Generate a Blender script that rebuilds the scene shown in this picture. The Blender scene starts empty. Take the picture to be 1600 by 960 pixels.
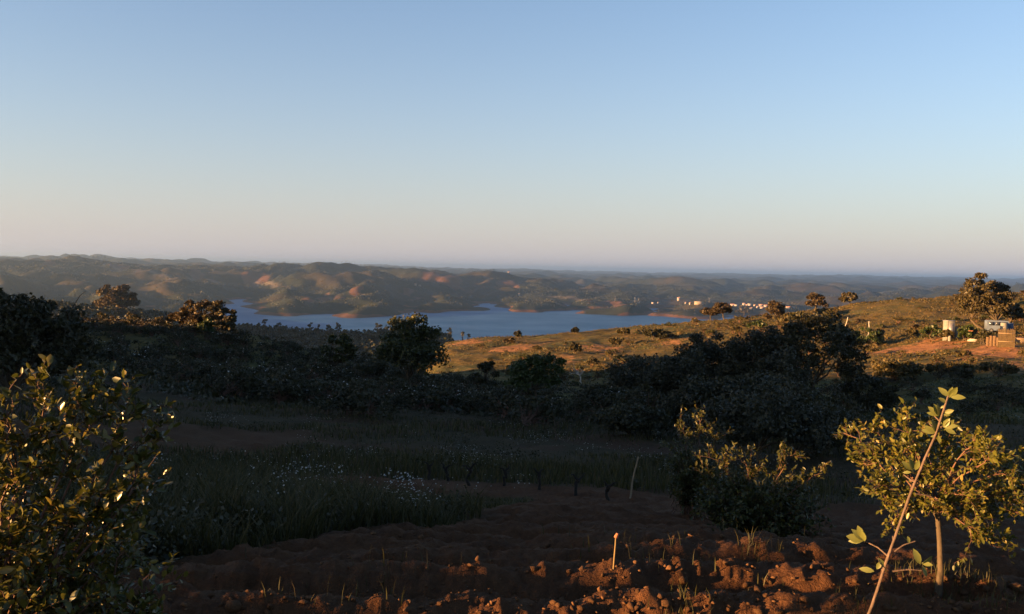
import bpy, math, random
import numpy as np
from mathutils import Matrix, Vector

random.seed(7)
rng = np.random.default_rng(7)
scene = bpy.context.scene
COL = scene.collection

# ------------------------------------------------------------------ camera, sky, sun, exposure
F_PX = 1386.0                       # focal length in photo pixels (1600 x 960)
PITCH = math.radians(-2.48)
ROLL = math.radians(1.25)
EYE = 1.65
cam_d = bpy.data.cameras.new('camera')
cam_d.sensor_width = 36.0
cam_d.lens = 36.0 * F_PX / 1600.0
cam_d.clip_start = 0.05
cam_d.clip_end = 200000.0
cam = bpy.data.objects.new('camera', cam_d)
COL.objects.link(cam)
CAM_ROT = Matrix.Rotation(math.pi / 2 + PITCH, 3, 'X') @ Matrix.Rotation(ROLL, 3, 'Z')
cam.matrix_world = Matrix.Translation((0, 0, EYE)) @ CAM_ROT.to_4x4()
scene.camera = cam

SUN_AZ = math.radians(-110.0)       # from the view direction (+Y), negative = to the left
SUN_EL = math.radians(5.0)
SUN_DIR = Vector((math.sin(SUN_AZ) * math.cos(SUN_EL), math.cos(SUN_AZ) * math.cos(SUN_EL), math.sin(SUN_EL)))
world = bpy.data.worlds.new('World')
scene.world = world
world.use_nodes = True
wn = world.node_tree
bg = wn.nodes['Background']
sky = wn.nodes.new('ShaderNodeTexSky')
sky.sky_type = 'NISHITA'
sky.sun_disc = False
sky.sun_elevation = SUN_EL
sky.sun_rotation = SUN_AZ
sky.altitude = 200
sky.air_density = 1.0
sky.dust_density = 0.6
sky.ozone_density = 2.3
# air near the horizon scatters more than once: the low sky pales towards a warm white
geo_w = wn.nodes.new('ShaderNodeTexCoord'); sep_w = wn.nodes.new('ShaderNodeSeparateXYZ')
wn.links.new(geo_w.outputs['Generated'], sep_w.inputs[0])
def wmath(op, a, b=None):
    n = wn.nodes.new('ShaderNodeMath'); n.operation = op
    for i, v in enumerate((a, b)):
        if v is None: continue
        if isinstance(v, (int, float)): n.inputs[i].default_value = v
        else: wn.links.new(v, n.inputs[i])
    return n.outputs[0]
w_el = wmath('MULTIPLY', wmath('EXPONENT', wmath('MULTIPLY', wmath('MAXIMUM', sep_w.outputs[2], 0.0), -6.6)), 0.88)
mix_w = wn.nodes.new('ShaderNodeMix'); mix_w.data_type = 'RGBA'
wn.links.new(w_el, mix_w.inputs[0]); tint_w = wn.nodes.new('ShaderNodeMix'); tint_w.data_type = 'RGBA'; tint_w.blend_type = 'MULTIPLY'; tint_w.inputs[0].default_value = 1.0
wn.links.new(sky.outputs[0], tint_w.inputs[6]); tint_w.inputs[7].default_value = (0.93, 0.89, 0.96, 1)
wn.links.new(tint_w.outputs[2], mix_w.inputs[6]); mix_w.inputs[7].default_value = (1.72, 1.58, 1.72, 1)
wn.links.new(mix_w.outputs[2], bg.inputs[0])
bg.inputs[1].default_value = 0.06
sun_d = bpy.data.lights.new('sun', 'SUN')
sun_d.energy = 5.0
sun_d.angle = math.radians(0.5)
sun_d.color = (1.0, 0.52, 0.19)
sun = bpy.data.objects.new('sun', sun_d)
sun.rotation_euler = SUN_DIR.to_track_quat('Z', 'Y').to_euler()
sun.location = (0, 0, 300)
COL.objects.link(sun)
scene.view_settings.view_transform = 'Standard'
scene.view_settings.look = 'None'
scene.view_settings.gamma = 1.0
scene.view_settings.use_curve_mapping = False
scene.view_settings.exposure = 2.66
try:
    scene.cycles.max_bounces = 5
    scene.cycles.diffuse_bounces = 2
    scene.cycles.glossy_bounces = 2
    scene.cycles.transmission_bounces = 3
    scene.cycles.volume_bounces = 0
    scene.cycles.use_denoising = True
except Exception:
    pass

# ------------------------------------------------------------------ helpers
def tag(o, label=None, cat=None, group=None, kind=None):
    if label: o['label'] = label
    if cat: o['category'] = cat
    if group: o['group'] = group
    if kind: o['kind'] = kind
    return o

def empty(name, loc, label, cat, group=None, rz=0.0):
    o = bpy.data.objects.new(name, None)
    o.empty_display_size = 0.2
    o.location = loc
    o.rotation_euler = (0, 0, rz)
    COL.objects.link(o)
    return tag(o, label, cat, group)

def mesh_np(name, V, faces_list, smooth=False, mat=None):
    """V (n,3); faces_list: list of int arrays (m,k)"""
    me = bpy.data.meshes.new(name)
    V = np.asarray(V, np.float32).reshape(-1, 3)
    fl = [np.asarray(f, np.int32) for f in faces_list if len(f)]
    loops = np.concatenate([f.ravel() for f in fl])
    tot = np.concatenate([np.full(len(f), f.shape[1], np.int32) for f in fl])
    start = np.concatenate([[0], np.cumsum(tot)[:-1]]).astype(np.int32)
    me.vertices.add(len(V)); me.vertices.foreach_set('co', V.ravel())
    me.loops.add(len(loops)); me.loops.foreach_set('vertex_index', loops)
    me.polygons.add(len(tot)); me.polygons.foreach_set('loop_start', start)
    try:
        me.polygons.foreach_set('loop_total', tot)
    except Exception:
        pass
    if smooth:
        me.polygons.foreach_set('use_smooth', np.ones(len(tot), bool))
    me.update(calc_edges=True)
    if mat: me.materials.append(mat)
    return me

def obj(name, me, parent=None, loc=None):
    o = bpy.data.objects.new(name, me)
    if parent: o.parent = parent
    if loc is not None: o.location = loc
    COL.objects.link(o)
    return o

class MB:
    """collects triangles and quads into one mesh"""
    def __init__(s):
        s.V = []; s.F = {3: [], 4: []}; s.n = 0
    def add(s, V, F):
        V = np.asarray(V, float).reshape(-1, 3); F = np.asarray(F, int)
        if len(F) == 0: return
        s.V.append(V); s.F[F.shape[1]].append(F + s.n); s.n += len(V)
    def box(s, c, d, rz=0.0, taper=1.0):
        cx, cy, cz = c; x, y, z = d[0] / 2, d[1] / 2, d[2] / 2
        P = []
        for sz, t in ((-1, 1.0), (1, taper)):
            for sx, sy in ((-1, -1), (1, -1), (1, 1), (-1, 1)):
                P.append((sx * x * t, sy * y * t, sz * z))
        P = np.array(P); ca, sa = math.cos(rz), math.sin(rz)
        P = np.stack([P[:, 0] * ca - P[:, 1] * sa + cx, P[:, 0] * sa + P[:, 1] * ca + cy, P[:, 2] + cz], 1)
        s.add(P, [[0, 3, 2, 1], [4, 5, 6, 7], [0, 1, 5, 4], [1, 2, 6, 5], [2, 3, 7, 6], [3, 0, 4, 7]])
    def tube(s, pts, rad, n=6):
        pts = np.asarray(pts, float); m = len(pts)
        rad = np.broadcast_to(np.asarray(rad, float), (m,))
        T = np.gradient(pts, axis=0); T /= np.linalg.norm(T, axis=1)[:, None] + 1e-9
        up = np.array([0.31, 0.17, 0.93]);
        if abs(T[0] @ up) > 0.9: up = np.array([0.9, 0.2, 0.1])
        A = np.cross(T, up); A /= np.linalg.norm(A, axis=1)[:, None] + 1e-9
        B = np.cross(T, A)
        a = np.linspace(0, 2 * math.pi, n, endpoint=False)
        ring = (A[:, None, :] * np.cos(a)[None, :, None] + B[:, None, :] * np.sin(a)[None, :, None]) * rad[:, None, None] + pts[:, None, :]
        V = ring.reshape(-1, 3)
        F = []
        for i in range(m - 1):
            for j in range(n):
                k = (j + 1) % n
                F.append((i * n + j, i * n + k, (i + 1) * n + k, (i + 1) * n + j))
        s.add(V, F)
        s.add(np.vstack([ring[0], pts[0]]), [(n, (j + 1) % n, j) for j in range(n)])
        s.add(np.vstack([ring[-1], pts[-1]]), [(n, j, (j + 1) % n) for j in range(n)])
    def mesh(s, name, mat, smooth=False):
        fl = [np.concatenate(s.F[k]) for k in (3, 4) if s.F[k]]
        return mesh_np(name, np.concatenate(s.V), fl, smooth, mat)
    def build(s, name, mat, parent=None, smooth=False, loc=None):
        return obj(name, s.mesh(name, mat, smooth), parent, loc)

def ico(sub=1):
    import bmesh
    bm = bmesh.new(); bmesh.ops.create_icosphere(bm, subdivisions=sub, radius=1.0)
    bm.verts.ensure_lookup_table()
    V = np.array([v.co[:] for v in bm.verts]); F = np.array([[v.index for v in f.verts] for f in bm.faces])
    bm.free(); return V, F
ICO1, ICO2, ICO3 = ico(1), ico(2), ico(3)

# ---- noise
def _hash(ix, iy, seed):
    h = (ix.astype(np.int64) * 374761393 + iy.astype(np.int64) * 668265263 + seed * 974711) & 0xFFFFFFFF
    h = ((h ^ (h >> 13)) * 1274126177) & 0xFFFFFFFF
    h = h ^ (h >> 16)
    return h
def gnoise(x, y, seed=0):
    x = np.asarray(x, float); y = np.asarray(y, float)
    ix = np.floor(x); iy = np.floor(y); fx = x - ix; fy = y - iy
    u = fx * fx * fx * (fx * (fx * 6 - 15) + 10); v = fy * fy * fy * (fy * (fy * 6 - 15) + 10)
    def g(dx, dy):
        a = _hash(ix + dx, iy + dy, seed) / 4294967296.0 * 2 * math.pi
        return np.cos(a) * (fx - dx) + np.sin(a) * (fy - dy)
    n0 = g(0, 0) * (1 - u) + g(1, 0) * u; n1 = g(0, 1) * (1 - u) + g(1, 1) * u
    return (n0 * (1 - v) + n1 * v) * 1.5
def fbm(x, y, seed=0, octv=4, gain=0.5):
    s = 0; a = 1.0
    for i in range(octv):
        s = s + a * gnoise(x * 2.03 ** i, y * 2.03 ** i, seed + i * 17); a *= gain
    return s
def sstep(a, b, x):
    t = np.clip((x - a) / (b - a), 0, 1); return t * t * (3 - 2 * t)

# ---- pixel rays (photo pixels) used while laying the ground out
def pdir(px, py):
    d = CAM_ROT @ Vector(((px - 800) / F_PX, (480 - py) / F_PX, -1.0))
    return d
def ptheta(px, py=520):
    d = pdir(px, py); return math.degrees(math.atan2(d.x, d.y))
def pz(px, py, r):
    """height (relative to the eye) seen at pixel at horizontal distance r"""
    d = pdir(px, py); return r * d.z / math.hypot(d.x, d.y)

# ------------------------------------------------------------------ terrain: radial profiles -> height field
LAKE = -150.0
# layers by distance; value = photo row (positive) at which the ground of that distance is seen, or height (negative, metres below eye)
PXC =       [0,    100,  200,  300,  350,  400,  450,  500,  560,  600,  650,  700,  745,  800,  900,  1000, 1100, 1200, 1300, 1400, 1500, 1600]
def H(px): return 420 + (px - 800) * 0.0218
L = []
def lay(r, vals, xs=None):
    xs = xs or PXC
    L.append((r, xs, vals))
X5 = [0, 400, 800, 1200, 1600]
lay(1.0, [-1.62] * 5, X5)
lay(4.2, [-1.55, -1.62, -1.66, -1.66, -1.66], X5)
lay(6.3, [-1.9, -2.0, -2.08, -1.92, -1.88], X5)
lay(9.0, [-2.3, -2.55, -2.75, -2.66, -2.5], X5)
lay(14., [-3.1, -3.6, -3.85, -3.9, -3.8], X5)
lay(20., [-4.0, -4.75, -5.1, -5.1, -4.9], X5)
lay(30., [-4.9, -5.9, -6.3, -6.3, -5.9], X5)
lay(45., [-5.6, -6.9, -7.6, -7.4, -6.7], X5)
lay(70., [-5.9, -6.6, -7.4, -7.6, -7.9, -8.3, -8.7, -9.0, -9.4, -9.6, -9.9, -10.1, -10.3, -10.4, -10.5, -10.4, -10.1, -9.8, -9.7, -9.5, -9.2, -8.8])
lay(97., [ 505,  506,  506,  510,  517,  532,  547,  556,  566,  573,  582,  590,  596,  602,  604,  604,  602,  600,  599,  597,  592,  586])
lay(150., [-20, -20,  -20,  -20,  -21,  -22,  -23,  -23,  -23,  -22,  -19.5, -17.2, -16.6,  568,  563,  558,  556,  553,  548,  540,  533,  530])
lay(190., [-28, -28,  -28,  -28,  -29,  -30,  -31,  -31,  -30,  -27,  -22,  551,  547,  545,  540,  535,  527,  520,  512,  505,  499,  496])
lay(240., [-36, -36,  -36,  -36,  -38,  -40,  -42,  -42,  -40,  -34,  -27,  537,  531,  527,  520,  511,  503,  495,  482,  470,  463,  460])
lay(320., [-48, -48,  -48,  -48,  -50,  -52,  -54,  -55,  -55,  -55,  -52,  -46,  -43,  -38,  -34,  -30,  -26,  -21,  -17,  -13,  -11,  -10])
lay(560., [-62, -62,  -62,  -62,  -64,  -66,  -68,  -72,  -72,  -75,  -78,  -82,  -84,  -85,  -80,  -76,  -70,  -64,  -58,  -52,  -48,  -46])
lay(800., [ 484,  486,  492,  508,  518,  521,  524,  527,  530,  528,  530,  536,  -105, -120, -118, -116, -112, -108, -100, -94,  -90,  -88])
lay(1200., [-82, -82, -86,  -98,  -120, -140, -146, -149, -150, -149, -148, -148, -152, -154, -153, -153, -150, -146, -140, -134, -130, -128])
lay(1700., [-96, -100, -110, -124, -140, -156, -160, -160, -160, -160, -160, -160, -160, -160, -160, -160, -160, -158, -152, -146, -142, -140])
# far shore (distance varies)
SHORE = [2600, 2600, 2600, 2700, 3150, 2700, 2630, 2560, 2540, 2650, 2790, 3080, 3120, 3110, 3060, 3040, 2980, 2960, 2960, 2960, 2960, 2960]
SH0 = [-106, -106, -112, -128, -157, -157, -157, -157, -157, -157, -157, -157, -157, -157, -157, -157, -157, -157, -150, -145, -143, -142]
SH1 = [-104, -104, -110, -126, -150, -150, -150, -150, -150, -150, -150, -150, -150, -150, -150, -150, -150, -150, -147, -144, -142, -141]
SH2 = [-102, -102, -106, -120, -146, -130, -125, -122, -123, -127, -134, -141, -141, -141, -141, -141, -142, -143, -143, -142, -141, -140]
lay([s - 160 for s in SHORE], SH0)
lay(SHORE, SH1)
lay([min(s + 150, 3170 - (3130 - s) * 0.02 if s > 3000 else s + 150) if s < 3030 else min(s + 45, 3168) for s in SHORE], SH2)
lay(3180., [-101, -101, -105, -117, -148, 474,  460,  456,  455,  459,  470,  478,  480,  480,  480,  482,  485,  487,  487,  487,  487,  487])
lay(3600., [ 440,  440,  445,  452,  462,  465,  455,  449,  447,  452,  460,  468,  470,  470,  471,  473,  476,  480,  480,  480,  480,  480])
lay(4200., [ 428,  430,  432,  436,  440,  442,  440,  440,  440,  444,  450,  456,  458,  456,  460,  464,  470,  476,  474,  472,  470,  470])
lay(5200., [ 411,  414,  412,  417,  418,  419,  422,  421,  420,  420,  422,  426,  428,  430,  442,  449,  454,  458,  460,  461,  462,  462])
lay(6500., [ 414,  417,  414,  418,  420,  423,  425,  426,  428,  429,  431,  433,  434,  435,  440,  444,  448,  451,  452,  454,  456,  458])
lay(9000., [ 406,  408,  409,  412,  413,  415,  417,  418,  420,  422,  424,  427,  428,  429,  434,  437,  440,  441,  444,  446,  449,  451])
lay(14000., [402, 403,  405,  408,  410,  412,  414,  415,  417,  418,  420,  422,  423,  424,  428,  431,  433,  434,  436,  438,  441,  444])
lay(24000., [403, 404,  406,  409,  410,  411,  412,  413,  413,  415,  417,  419,  420,  420,  424,  426,  427,  429,  430,  432,  434,  437])
lay(30000., [-250] * 22)
lay(48000., [-400] * 22)
NL = len(L)
cols = []     # (theta, r[NL], z[NL])
for px in PXC + [-500, 2100]:
    q = min(max(px, 0), 1600)
    rr = []; zz = []
    for r, xs, vals in L:
        v = float(np.interp(q, xs, vals)) if len(xs) < 10 else vals[PXC.index(q)]
        rj = r[PXC.index(q)] if isinstance(r, list) else r
        rr.append(rj); zz.append(pz(q, v, rj) if v > 0 else v)
    th = ptheta(px) if 0 <= px <= 1600 else (-45.0 if px < 0 else 46.0)
    cols.append([th, np.array(rr, float), np.array(zz, float)])
NEAR_R = [1, 4.2, 6.3, 9, 14, 20, 30, 45, 70, 97, 150, 190, 240, 320, 560, 800, 1200, 1700]
def side(th, near):
    src = cols[PXC.index(0)] if th < 0 else cols[PXC.index(1600)]
    z = src[2].copy(); near = np.array(near, float); z[:len(near)] = near
    cols.append([float(th), src[1].copy(), z])
# unseen spur left of the crest, its heights shaped to shade the valley
NB = 15   # r =        1     4.2    6.3    9     14     20    30    45    70    97    150  190  240  320  560
cols[-2][2][:NB] = [-1.62, -1.5, -1.65, -1.9, -2.3, -2.7, -3.2, -3.6, -4.4, -4.6, -9, -17, -28, -40, -60]
side(-48, [-1.62, -1.5, -1.6, -1.8, -2.1, -2.4, -2.8, -3.0, -3.4, -3.4, -8, -15, -25, -38, -60])
side(-51, [-1.62, -1.5, -1.5, -1.6, -1.7, -1.8, -2.0, -1.9, -1.7, -1.6, -5, -12, -22, -36, -60])
side(-55, [-1.62, -1.48, -1.45, -1.45, -1.4, -1.4, -1.5, -1.5, -1.6, -1.6, -5, -11, -21, -35, -60])
side(-59, [-1.62, -1.45, -1.4, -1.35, -1.2, -1.1, -1.1, -1.0, -1.0, -0.9, -4, -10, -20, -34, -60])
side(-67, [-1.62, -1.4, -1.3, -1.1, -0.8, -0.6, -0.4, 0.4, 2.4, 1.8, 0, -6, -14, -28, -55])
side(-75, [-1.62, -1.4, -1.25, -1.0, -0.6, -0.4, 0.0, 1.6, 6.6, 6.6, 2, -5, -12, -26, -55])
side(-84, [-1.62, -1.4, -1.25, -0.95, -0.5, -0.25, 0.1, 1.6, 6.6, 6.6, 2, -3, -8, -20, -50])
side(-91, [-1.62, -1.4, -1.25, -0.9, -0.36, -0.14, 0.0, 0.8, 3.4, 3.4, 1, -3, -8, -20, -50])
side(-97, [-1.62, -1.4, -1.3, -1.05, -0.52, -0.36, -0.6, -0.2, 0.4, 0.4, -1, -3, -8, -20, -50])
side(-104, [-1.62, -1.45, -1.4, -1.35, -1.2, -1.1, -0.9, -0.8, -0.6, -0.8, -2, -4, -8, -18, -45])
side(-125, [-1.62, -1.45, -1.4, -1.35, -1.3, -1.2, -1.1, -1.0, -0.8, -1.0, -2, -4, -6, -12, -40])
side(-150, [-1.62, -1.5, -1.45, -1.4, -1.35, -1.3, -1.2, -1.2, -1.3, -2, -4, -6, -9, -15, -40])
side(-180, [-1.62, -1.5, -1.45, -1.4, -1.35, -1.3, -1.2, -1.2, -1.3, -2, -4, -6, -9, -15, -40])
side(180, [-1.62, -1.5, -1.45, -1.4, -1.35, -1.3, -1.2, -1.2, -1.3, -2, -4, -6, -9, -15, -40])
side(130, [-1.62, -1.55, -1.6, -1.65, -1.8, -2, -2.2, -2.6, -3, -4, -6, -8, -12, -20, -50])
side(90, [-1.62, -1.6, -1.75, -2.0, -2.5, -3.1, -3.6, -4.2, -5, -5.5, -7, -7, -7, -14, -50])
side(65, [-1.62, -1.62, -1.95, -2.4, -3.3, -4.2, -5, -5.6, -7.0, -8, -8.5, -7, -6, -12, -48])
cols.sort(key=lambda c: c[0])
TH = np.array([c[0] for c in cols]); RR = np.array([c[1] for c in cols]); ZZ = np.array([c[2] for c in cols])

def pchip(x, Y, xq):
    """monotone cubic; x (n,), Y (n,...), xq (m,) -> (m,...)"""
    h = np.diff(x); sh = (len(h),) + (1,) * (Y.ndim - 1)
    d = np.diff(Y, axis=0) / h.reshape(sh)
    m = np.zeros_like(Y); m[0] = d[0]; m[-1] = d[-1]
    w1 = (2 * h[1:] + h[:-1]).reshape((-1,) + sh[1:]); w2 = (h[1:] + 2 * h[:-1]).reshape((-1,) + sh[1:])
    with np.errstate(divide='ignore', invalid='ignore'):
        hm = (w1 + w2) / (w1 / d[:-1] + w2 / d[1:])
    m[1:-1] = np.where(d[:-1] * d[1:] > 0, hm, 0.0)
    i = np.clip(np.searchsorted(x, xq) - 1, 0, len(x) - 2)
    t = ((xq - x[i]) / h[i]).reshape((-1,) + (1,) * (Y.ndim - 1)); hh = h[i].reshape(t.shape)
    return ((1 + 2 * t) * (1 - t) ** 2 * Y[i] + t * (1 - t) ** 2 * hh * m[i] + t * t * (3 - 2 * t) * Y[i + 1] + t * t * (t - 1) * hh * m[i + 1])

TG = np.concatenate([np.arange(-180, -36, 1.0), np.arange(-36, 36, 0.15), np.arange(36, 180.01, 1.0)])
LRG = np.linspace(0.0, math.log(48000.0), 760)
RRi = pchip(TH, np.log(RR), TG); ZZi = pchip(TH, ZZ, TG)
BASE = np.stack([pchip(RRi[i], ZZi[i], LRG) for i in range(len(TG))])    # (theta, logr)

def base_h(x, y):
    r = np.maximum(np.hypot(x, y), 1.0); th = np.degrees(np.arctan2(x, y))
    fi = np.interp(th, TG, np.arange(len(TG))); fj = np.clip(np.log(r) / LRG[-1] * (len(LRG) - 1), 0, len(LRG) - 1.001)
    i = np.minimum(fi.astype(int), len(TG) - 2); j = fj.astype(int); a = fi - i; b = fj - j
    return (BASE[i, j] * (1 - a) * (1 - b) + BASE[i + 1, j] * a * (1 - b) + BASE[i, j + 1] * (1 - a) * b + BASE[i + 1, j + 1] * a * b)

def furrow(x, y):
    """tilled ridges: along the contour, bending uphill to the left"""
    w = 0.25 * gnoise(x * 0.35, y * 0.35, 91) + 0.08 * gnoise(x * 1.3, y * 1.3, 92)
    c = y + 0.10 * np.minimum(x, 1.0) ** 2 * (x < 1.0) * 0.35 - 0.06 * x + w
    s = np.sin(c * 2 * math.pi / 0.8); return np.sign(s) * np.abs(s) ** 0.8
def hz(x, y, fine=True):
    """ground height in world coordinates"""
    x = np.asarray(x, float); y = np.asarray(y, float)
    wx = x; wy = y
    r = np.hypot(x, y)
    # wobble the far ridges sideways so the skyline is not ruled
    k = sstep(900, 2500, r)
    b = base_h(x + k * 0.025 * r * gnoise(x / 900.0, y / 900.0, 5), y + k * 0.02 * r * gnoise(x / 700.0, y / 700.0, 6))
    z = b + EYE
    # far relief: rounded hills cut by gullies
    dry = np.clip((b - LAKE) / 48.0, 0, 1)
    amp = sstep(1500, 3300, r) * (1 - 0.45 * sstep(9000, 20000, r))
    u = x + 160 * gnoise(x / 700.0, y / 700.0, 21); v = y + 160 * gnoise(x / 700.0, y / 700.0, 22)
    n1 = np.abs(gnoise(u / 900.0, v / 900.0, 31)); n2 = np.abs(gnoise(u / 380.0, v / 380.0, 32)); n3 = np.abs(gnoise(u / 150.0, v / 150.0, 33))
    z = z + dry * amp * (84 * (n1 - 0.28) + 62 * (n2 - 0.27) + 26 * (n3 - 0.27) - 6 * sstep(4500, 6000, r) + 9 * gnoise(x / 60.0, y / 60.0, 34) * (r < 7000) - 5)
    # spurs running down to the water
    sp_ = sstep(2480, 2680, r) * (1 - sstep(3500, 4200, r)) * sstep(-8, 8, b - LAKE)
    lat = np.degrees(np.arctan2(x, y)) * 50.0 + 70 * gnoise(x / 260.0, y / 260.0, 35)
    z = z + sp_ * (13 * np.sin(lat * 2 * math.pi / 265.0) + 5 * np.sin(lat * 2 * math.pi / 118.0 + 1.0) - 2)
    am2 = sstep(400, 700, r) * (1 - sstep(1500, 3300, r))
    z = z + dry * am2 * 4 * (fbm(x / 120.0, y / 120.0, 41, 3))
    # hillside relief
    am3 = sstep(25, 90, r) * (1 - sstep(500, 900, r))
    z = z + am3 * (0.55 * fbm(x / 16.0, y / 16.0, 51, 3) + 0.25 * gnoise(x / 3.7, y / 3.7, 57))
    am4 = sstep(3, 10, r) * (1 - sstep(60, 120, r))
    z = z + am4 * 0.10 * fbm(x / 3.0, y / 3.0, 61, 3)
    if fine:
        soil = tilled(x, y)
        z = z + soil * (0.085 * furrow(x, y) + 0.03 * fbm(x / 1.7, y / 1.7, 75, 2) + 0.036 * fbm(x / 0.26, y / 0.26, 71, 5, 0.66)) + (1 - soil) * 0.02 * fbm(x / 0.5, y / 0.5, 73, 2) * (r < 60)
    return z
def tilled(x, y):
    r = np.hypot(x, y)
    th = np.degrees(np.arctan2(x, y))
    # grass takes over left of a line running up the slope
    xe = np.interp(y, [3, 4.9, 7.3, 10, 17, 22], [-3.0, -2.0, -1.6, -0.8, 0.4, 1.6])
    edge = sstep(-0.35, 0.35, x - xe + 0.35 * gnoise(x / 1.6, y / 1.6, 81))
    near = (1 - sstep(4.3, 5.2, r)) * (y > 0)
    row = sstep(17.5, 18.8, r) * (1 - sstep(21.0, 22.5, r + 1.0 * gnoise(x / 3.0, y / 3.0, 83))) * sstep(-7, -3.5, x) * (1 - sstep(4, 7, x))
    left = 0.75 * sstep(24, 27, r) * (1 - sstep(32, 37, r + 3 * gnoise(x / 4.0, y / 4.0, 84))) * sstep(-17, -14, x) * (1 - sstep(-8, -5, x))
    return np.clip(np.maximum(np.maximum(edge, near) * (1 - sstep(20.5, 23.0, r + 1.2 * gnoise(x / 4.0, y / 4.0, 82))), np.maximum(row, left)), 0, 1)
def G(x, y): return float(hz(np.array([x]), np.array([y]))[0])

_hits = {}
def hit_c(px, py):
    if (px, py) not in _hits: _hits[(px, py)] = hit(px, py)
    return _hits[(px, py)]
def hit(px, py, rmin=3.0, rmax=40000.0):
    """where the line of sight through a photo pixel meets the ground"""
    d = pdir(px, py); h = math.hypot(d.x, d.y)
    r = np.exp(np.linspace(math.log(rmin), math.log(rmax), 3000))
    x = d.x / h * r; y = d.y / h * r
    zr = EYE + r * d.z / h
    below = np.nonzero(hz(x, y) >= zr)[0]
    i = below[0] if len(below) else int(np.argmin(zr - hz(x, y)))
    return Vector((x[i], y[i], float(hz(x[i:i + 1], y[i:i + 1])[0])))
def on(px, r, py=560):
    """ground point in the direction of a column at distance r"""
    t = math.radians(ptheta(px, py)); x = math.sin(t) * r; y = math.cos(t) * r
    return Vector((x, y, G(x, y)))

# ------------------------------------------------------------------ materials
def new_mat(name):
    m = bpy.data.materials.new(name); m.use_nodes = True
    nt = m.node_tree; p = nt.nodes['Principled BSDF']
    return m, nt, p
def N(nt, t, **kw):
    n = nt.nodes.new(t)
    for k, v in kw.items():
        setattr(n, k, v)
    return n
def noise_node(nt, scale, detail=4, rough=0.55, vec=None):
    n = N(nt, 'ShaderNodeTexNoise'); n.inputs['Scale'].default_value = scale
    n.inputs['Detail'].default_value = detail; n.inputs['Roughness'].default_value = rough
    if vec is None:
        g = N(nt, 'ShaderNodeNewGeometry'); vec = g.outputs['Position']
    nt.links.new(vec, n.inputs['Vector']); return n
def ramp(nt, fac, stops):
    r = N(nt, 'ShaderNodeValToRGB'); e = r.color_ramp.elements
    while len(e) < len(stops): e.new(0.5)
    for i, (p, c) in enumerate(stops):
        e[i].position = p; e[i].color = (*c, 1)
    nt.links.new(fac, r.inputs[0]); return r
def mix(nt, fac, a, b, mode='MIX'):
    m = N(nt, 'ShaderNodeMix', data_type='RGBA', blend_type=mode)
    for s, v in ((m.inputs[0], fac), (m.inputs[6], a), (m.inputs[7], b)):
        if isinstance(v, (int, float)): s.default_value = v
        elif isinstance(v, tuple): s.default_value = (*v, 1)
        else: nt.links.new(v, s)
    return m.outputs[2]
def plain(name, colr, rough=0.8, var=0.25, scale=6.0, metal=0.0, bump=0.0, spec=0.3):
    m, nt, p = new_mat(name)
    tc = N(nt, 'ShaderNodeTexCoord')
    n = noise_node(nt, scale, 5, 0.6, tc.outputs['Object'])
    r = ramp(nt, n.outputs[0], [(0.3, tuple(c * (1 - var) for c in colr)), (0.7, tuple(min(1, c * (1 + var)) for c in colr))])
    nt.links.new(r.outputs[0], p.inputs['Base Color'])
    p.inputs['Roughness'].default_value = rough; p.inputs['Metallic'].default_value = metal
    p.inputs['Specular IOR Level'].default_value = spec
    if bump:
        b = N(nt, 'ShaderNodeBump'); b.inputs['Strength'].default_value = bump; b.inputs['Distance'].default_value = 0.02
        nt.links.new(n.outputs[0], b.inputs['Height']); nt.links.new(b.outputs[0], p.inputs['Normal'])
    return m
def leaf_mat(name, c0, c1, c2=None, rough=0.5, trans=0.35, spec=0.35):
    m, nt, p = new_mat(name)
    g = N(nt, 'ShaderNodeNewGeometry')
    stops = [(0.0, c0), (0.7, c1), (1.0, c2 or c1)]
    r = ramp(nt, g.outputs['Random Per Island'], stops)
    nt.links.new(r.outputs[0], p.inputs['Base Color'])
    p.inputs['Roughness'].default_value = rough; p.inputs['Specular IOR Level'].default_value = spec
    t = N(nt, 'ShaderNodeBsdfTranslucent'); nt.links.new(r.outputs[0], t.inputs['Color'])
    s = N(nt, 'ShaderNodeMixShader'); s.inputs[0].default_value = trans
    nt.links.new(p.outputs[0], s.inputs[1]); nt.links.new(t.outputs[0], s.inputs[2])
    nt.links.new(s.outputs[0], nt.nodes['Material Output'].inputs[0]); return m

M = {}
M['leaf_near'] = leaf_mat('glossy_oak_leaf', (0.032, 0.040, 0.007), (0.075, 0.074, 0.012), (0.15, 0.115, 0.022), 0.35, 0.3, 0.5)
M['leaf_young'] = leaf_mat('yellow_green_oak_leaf', (0.045, 0.055, 0.009), (0.10, 0.10, 0.016), (0.17, 0.13, 0.026), 0.4, 0.3, 0.4)
M['leaf_sapling'] = leaf_mat('pale_young_leaf', (0.07, 0.095, 0.02), (0.14, 0.15, 0.04), (0.19, 0.165, 0.05), 0.45, 0.35, 0.4)
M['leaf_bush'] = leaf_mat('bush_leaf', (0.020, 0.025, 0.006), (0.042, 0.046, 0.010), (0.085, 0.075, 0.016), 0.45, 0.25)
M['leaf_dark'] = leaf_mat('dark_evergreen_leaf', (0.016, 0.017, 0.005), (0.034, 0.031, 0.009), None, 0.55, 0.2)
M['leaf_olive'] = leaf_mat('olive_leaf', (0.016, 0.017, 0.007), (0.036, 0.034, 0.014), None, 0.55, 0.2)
M['leaf_green'] = leaf_mat('fresh_green_leaf', (0.022, 0.036, 0.007), (0.04, 0.056, 0.012), None, 0.5, 0.3)
M['leaf_rust'] = leaf_mat('rusty_oak_leaf', (0.028, 0.020, 0.008), (0.055, 0.036, 0.012), (0.05, 0.038, 0.011), 0.55, 0.25)
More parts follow.
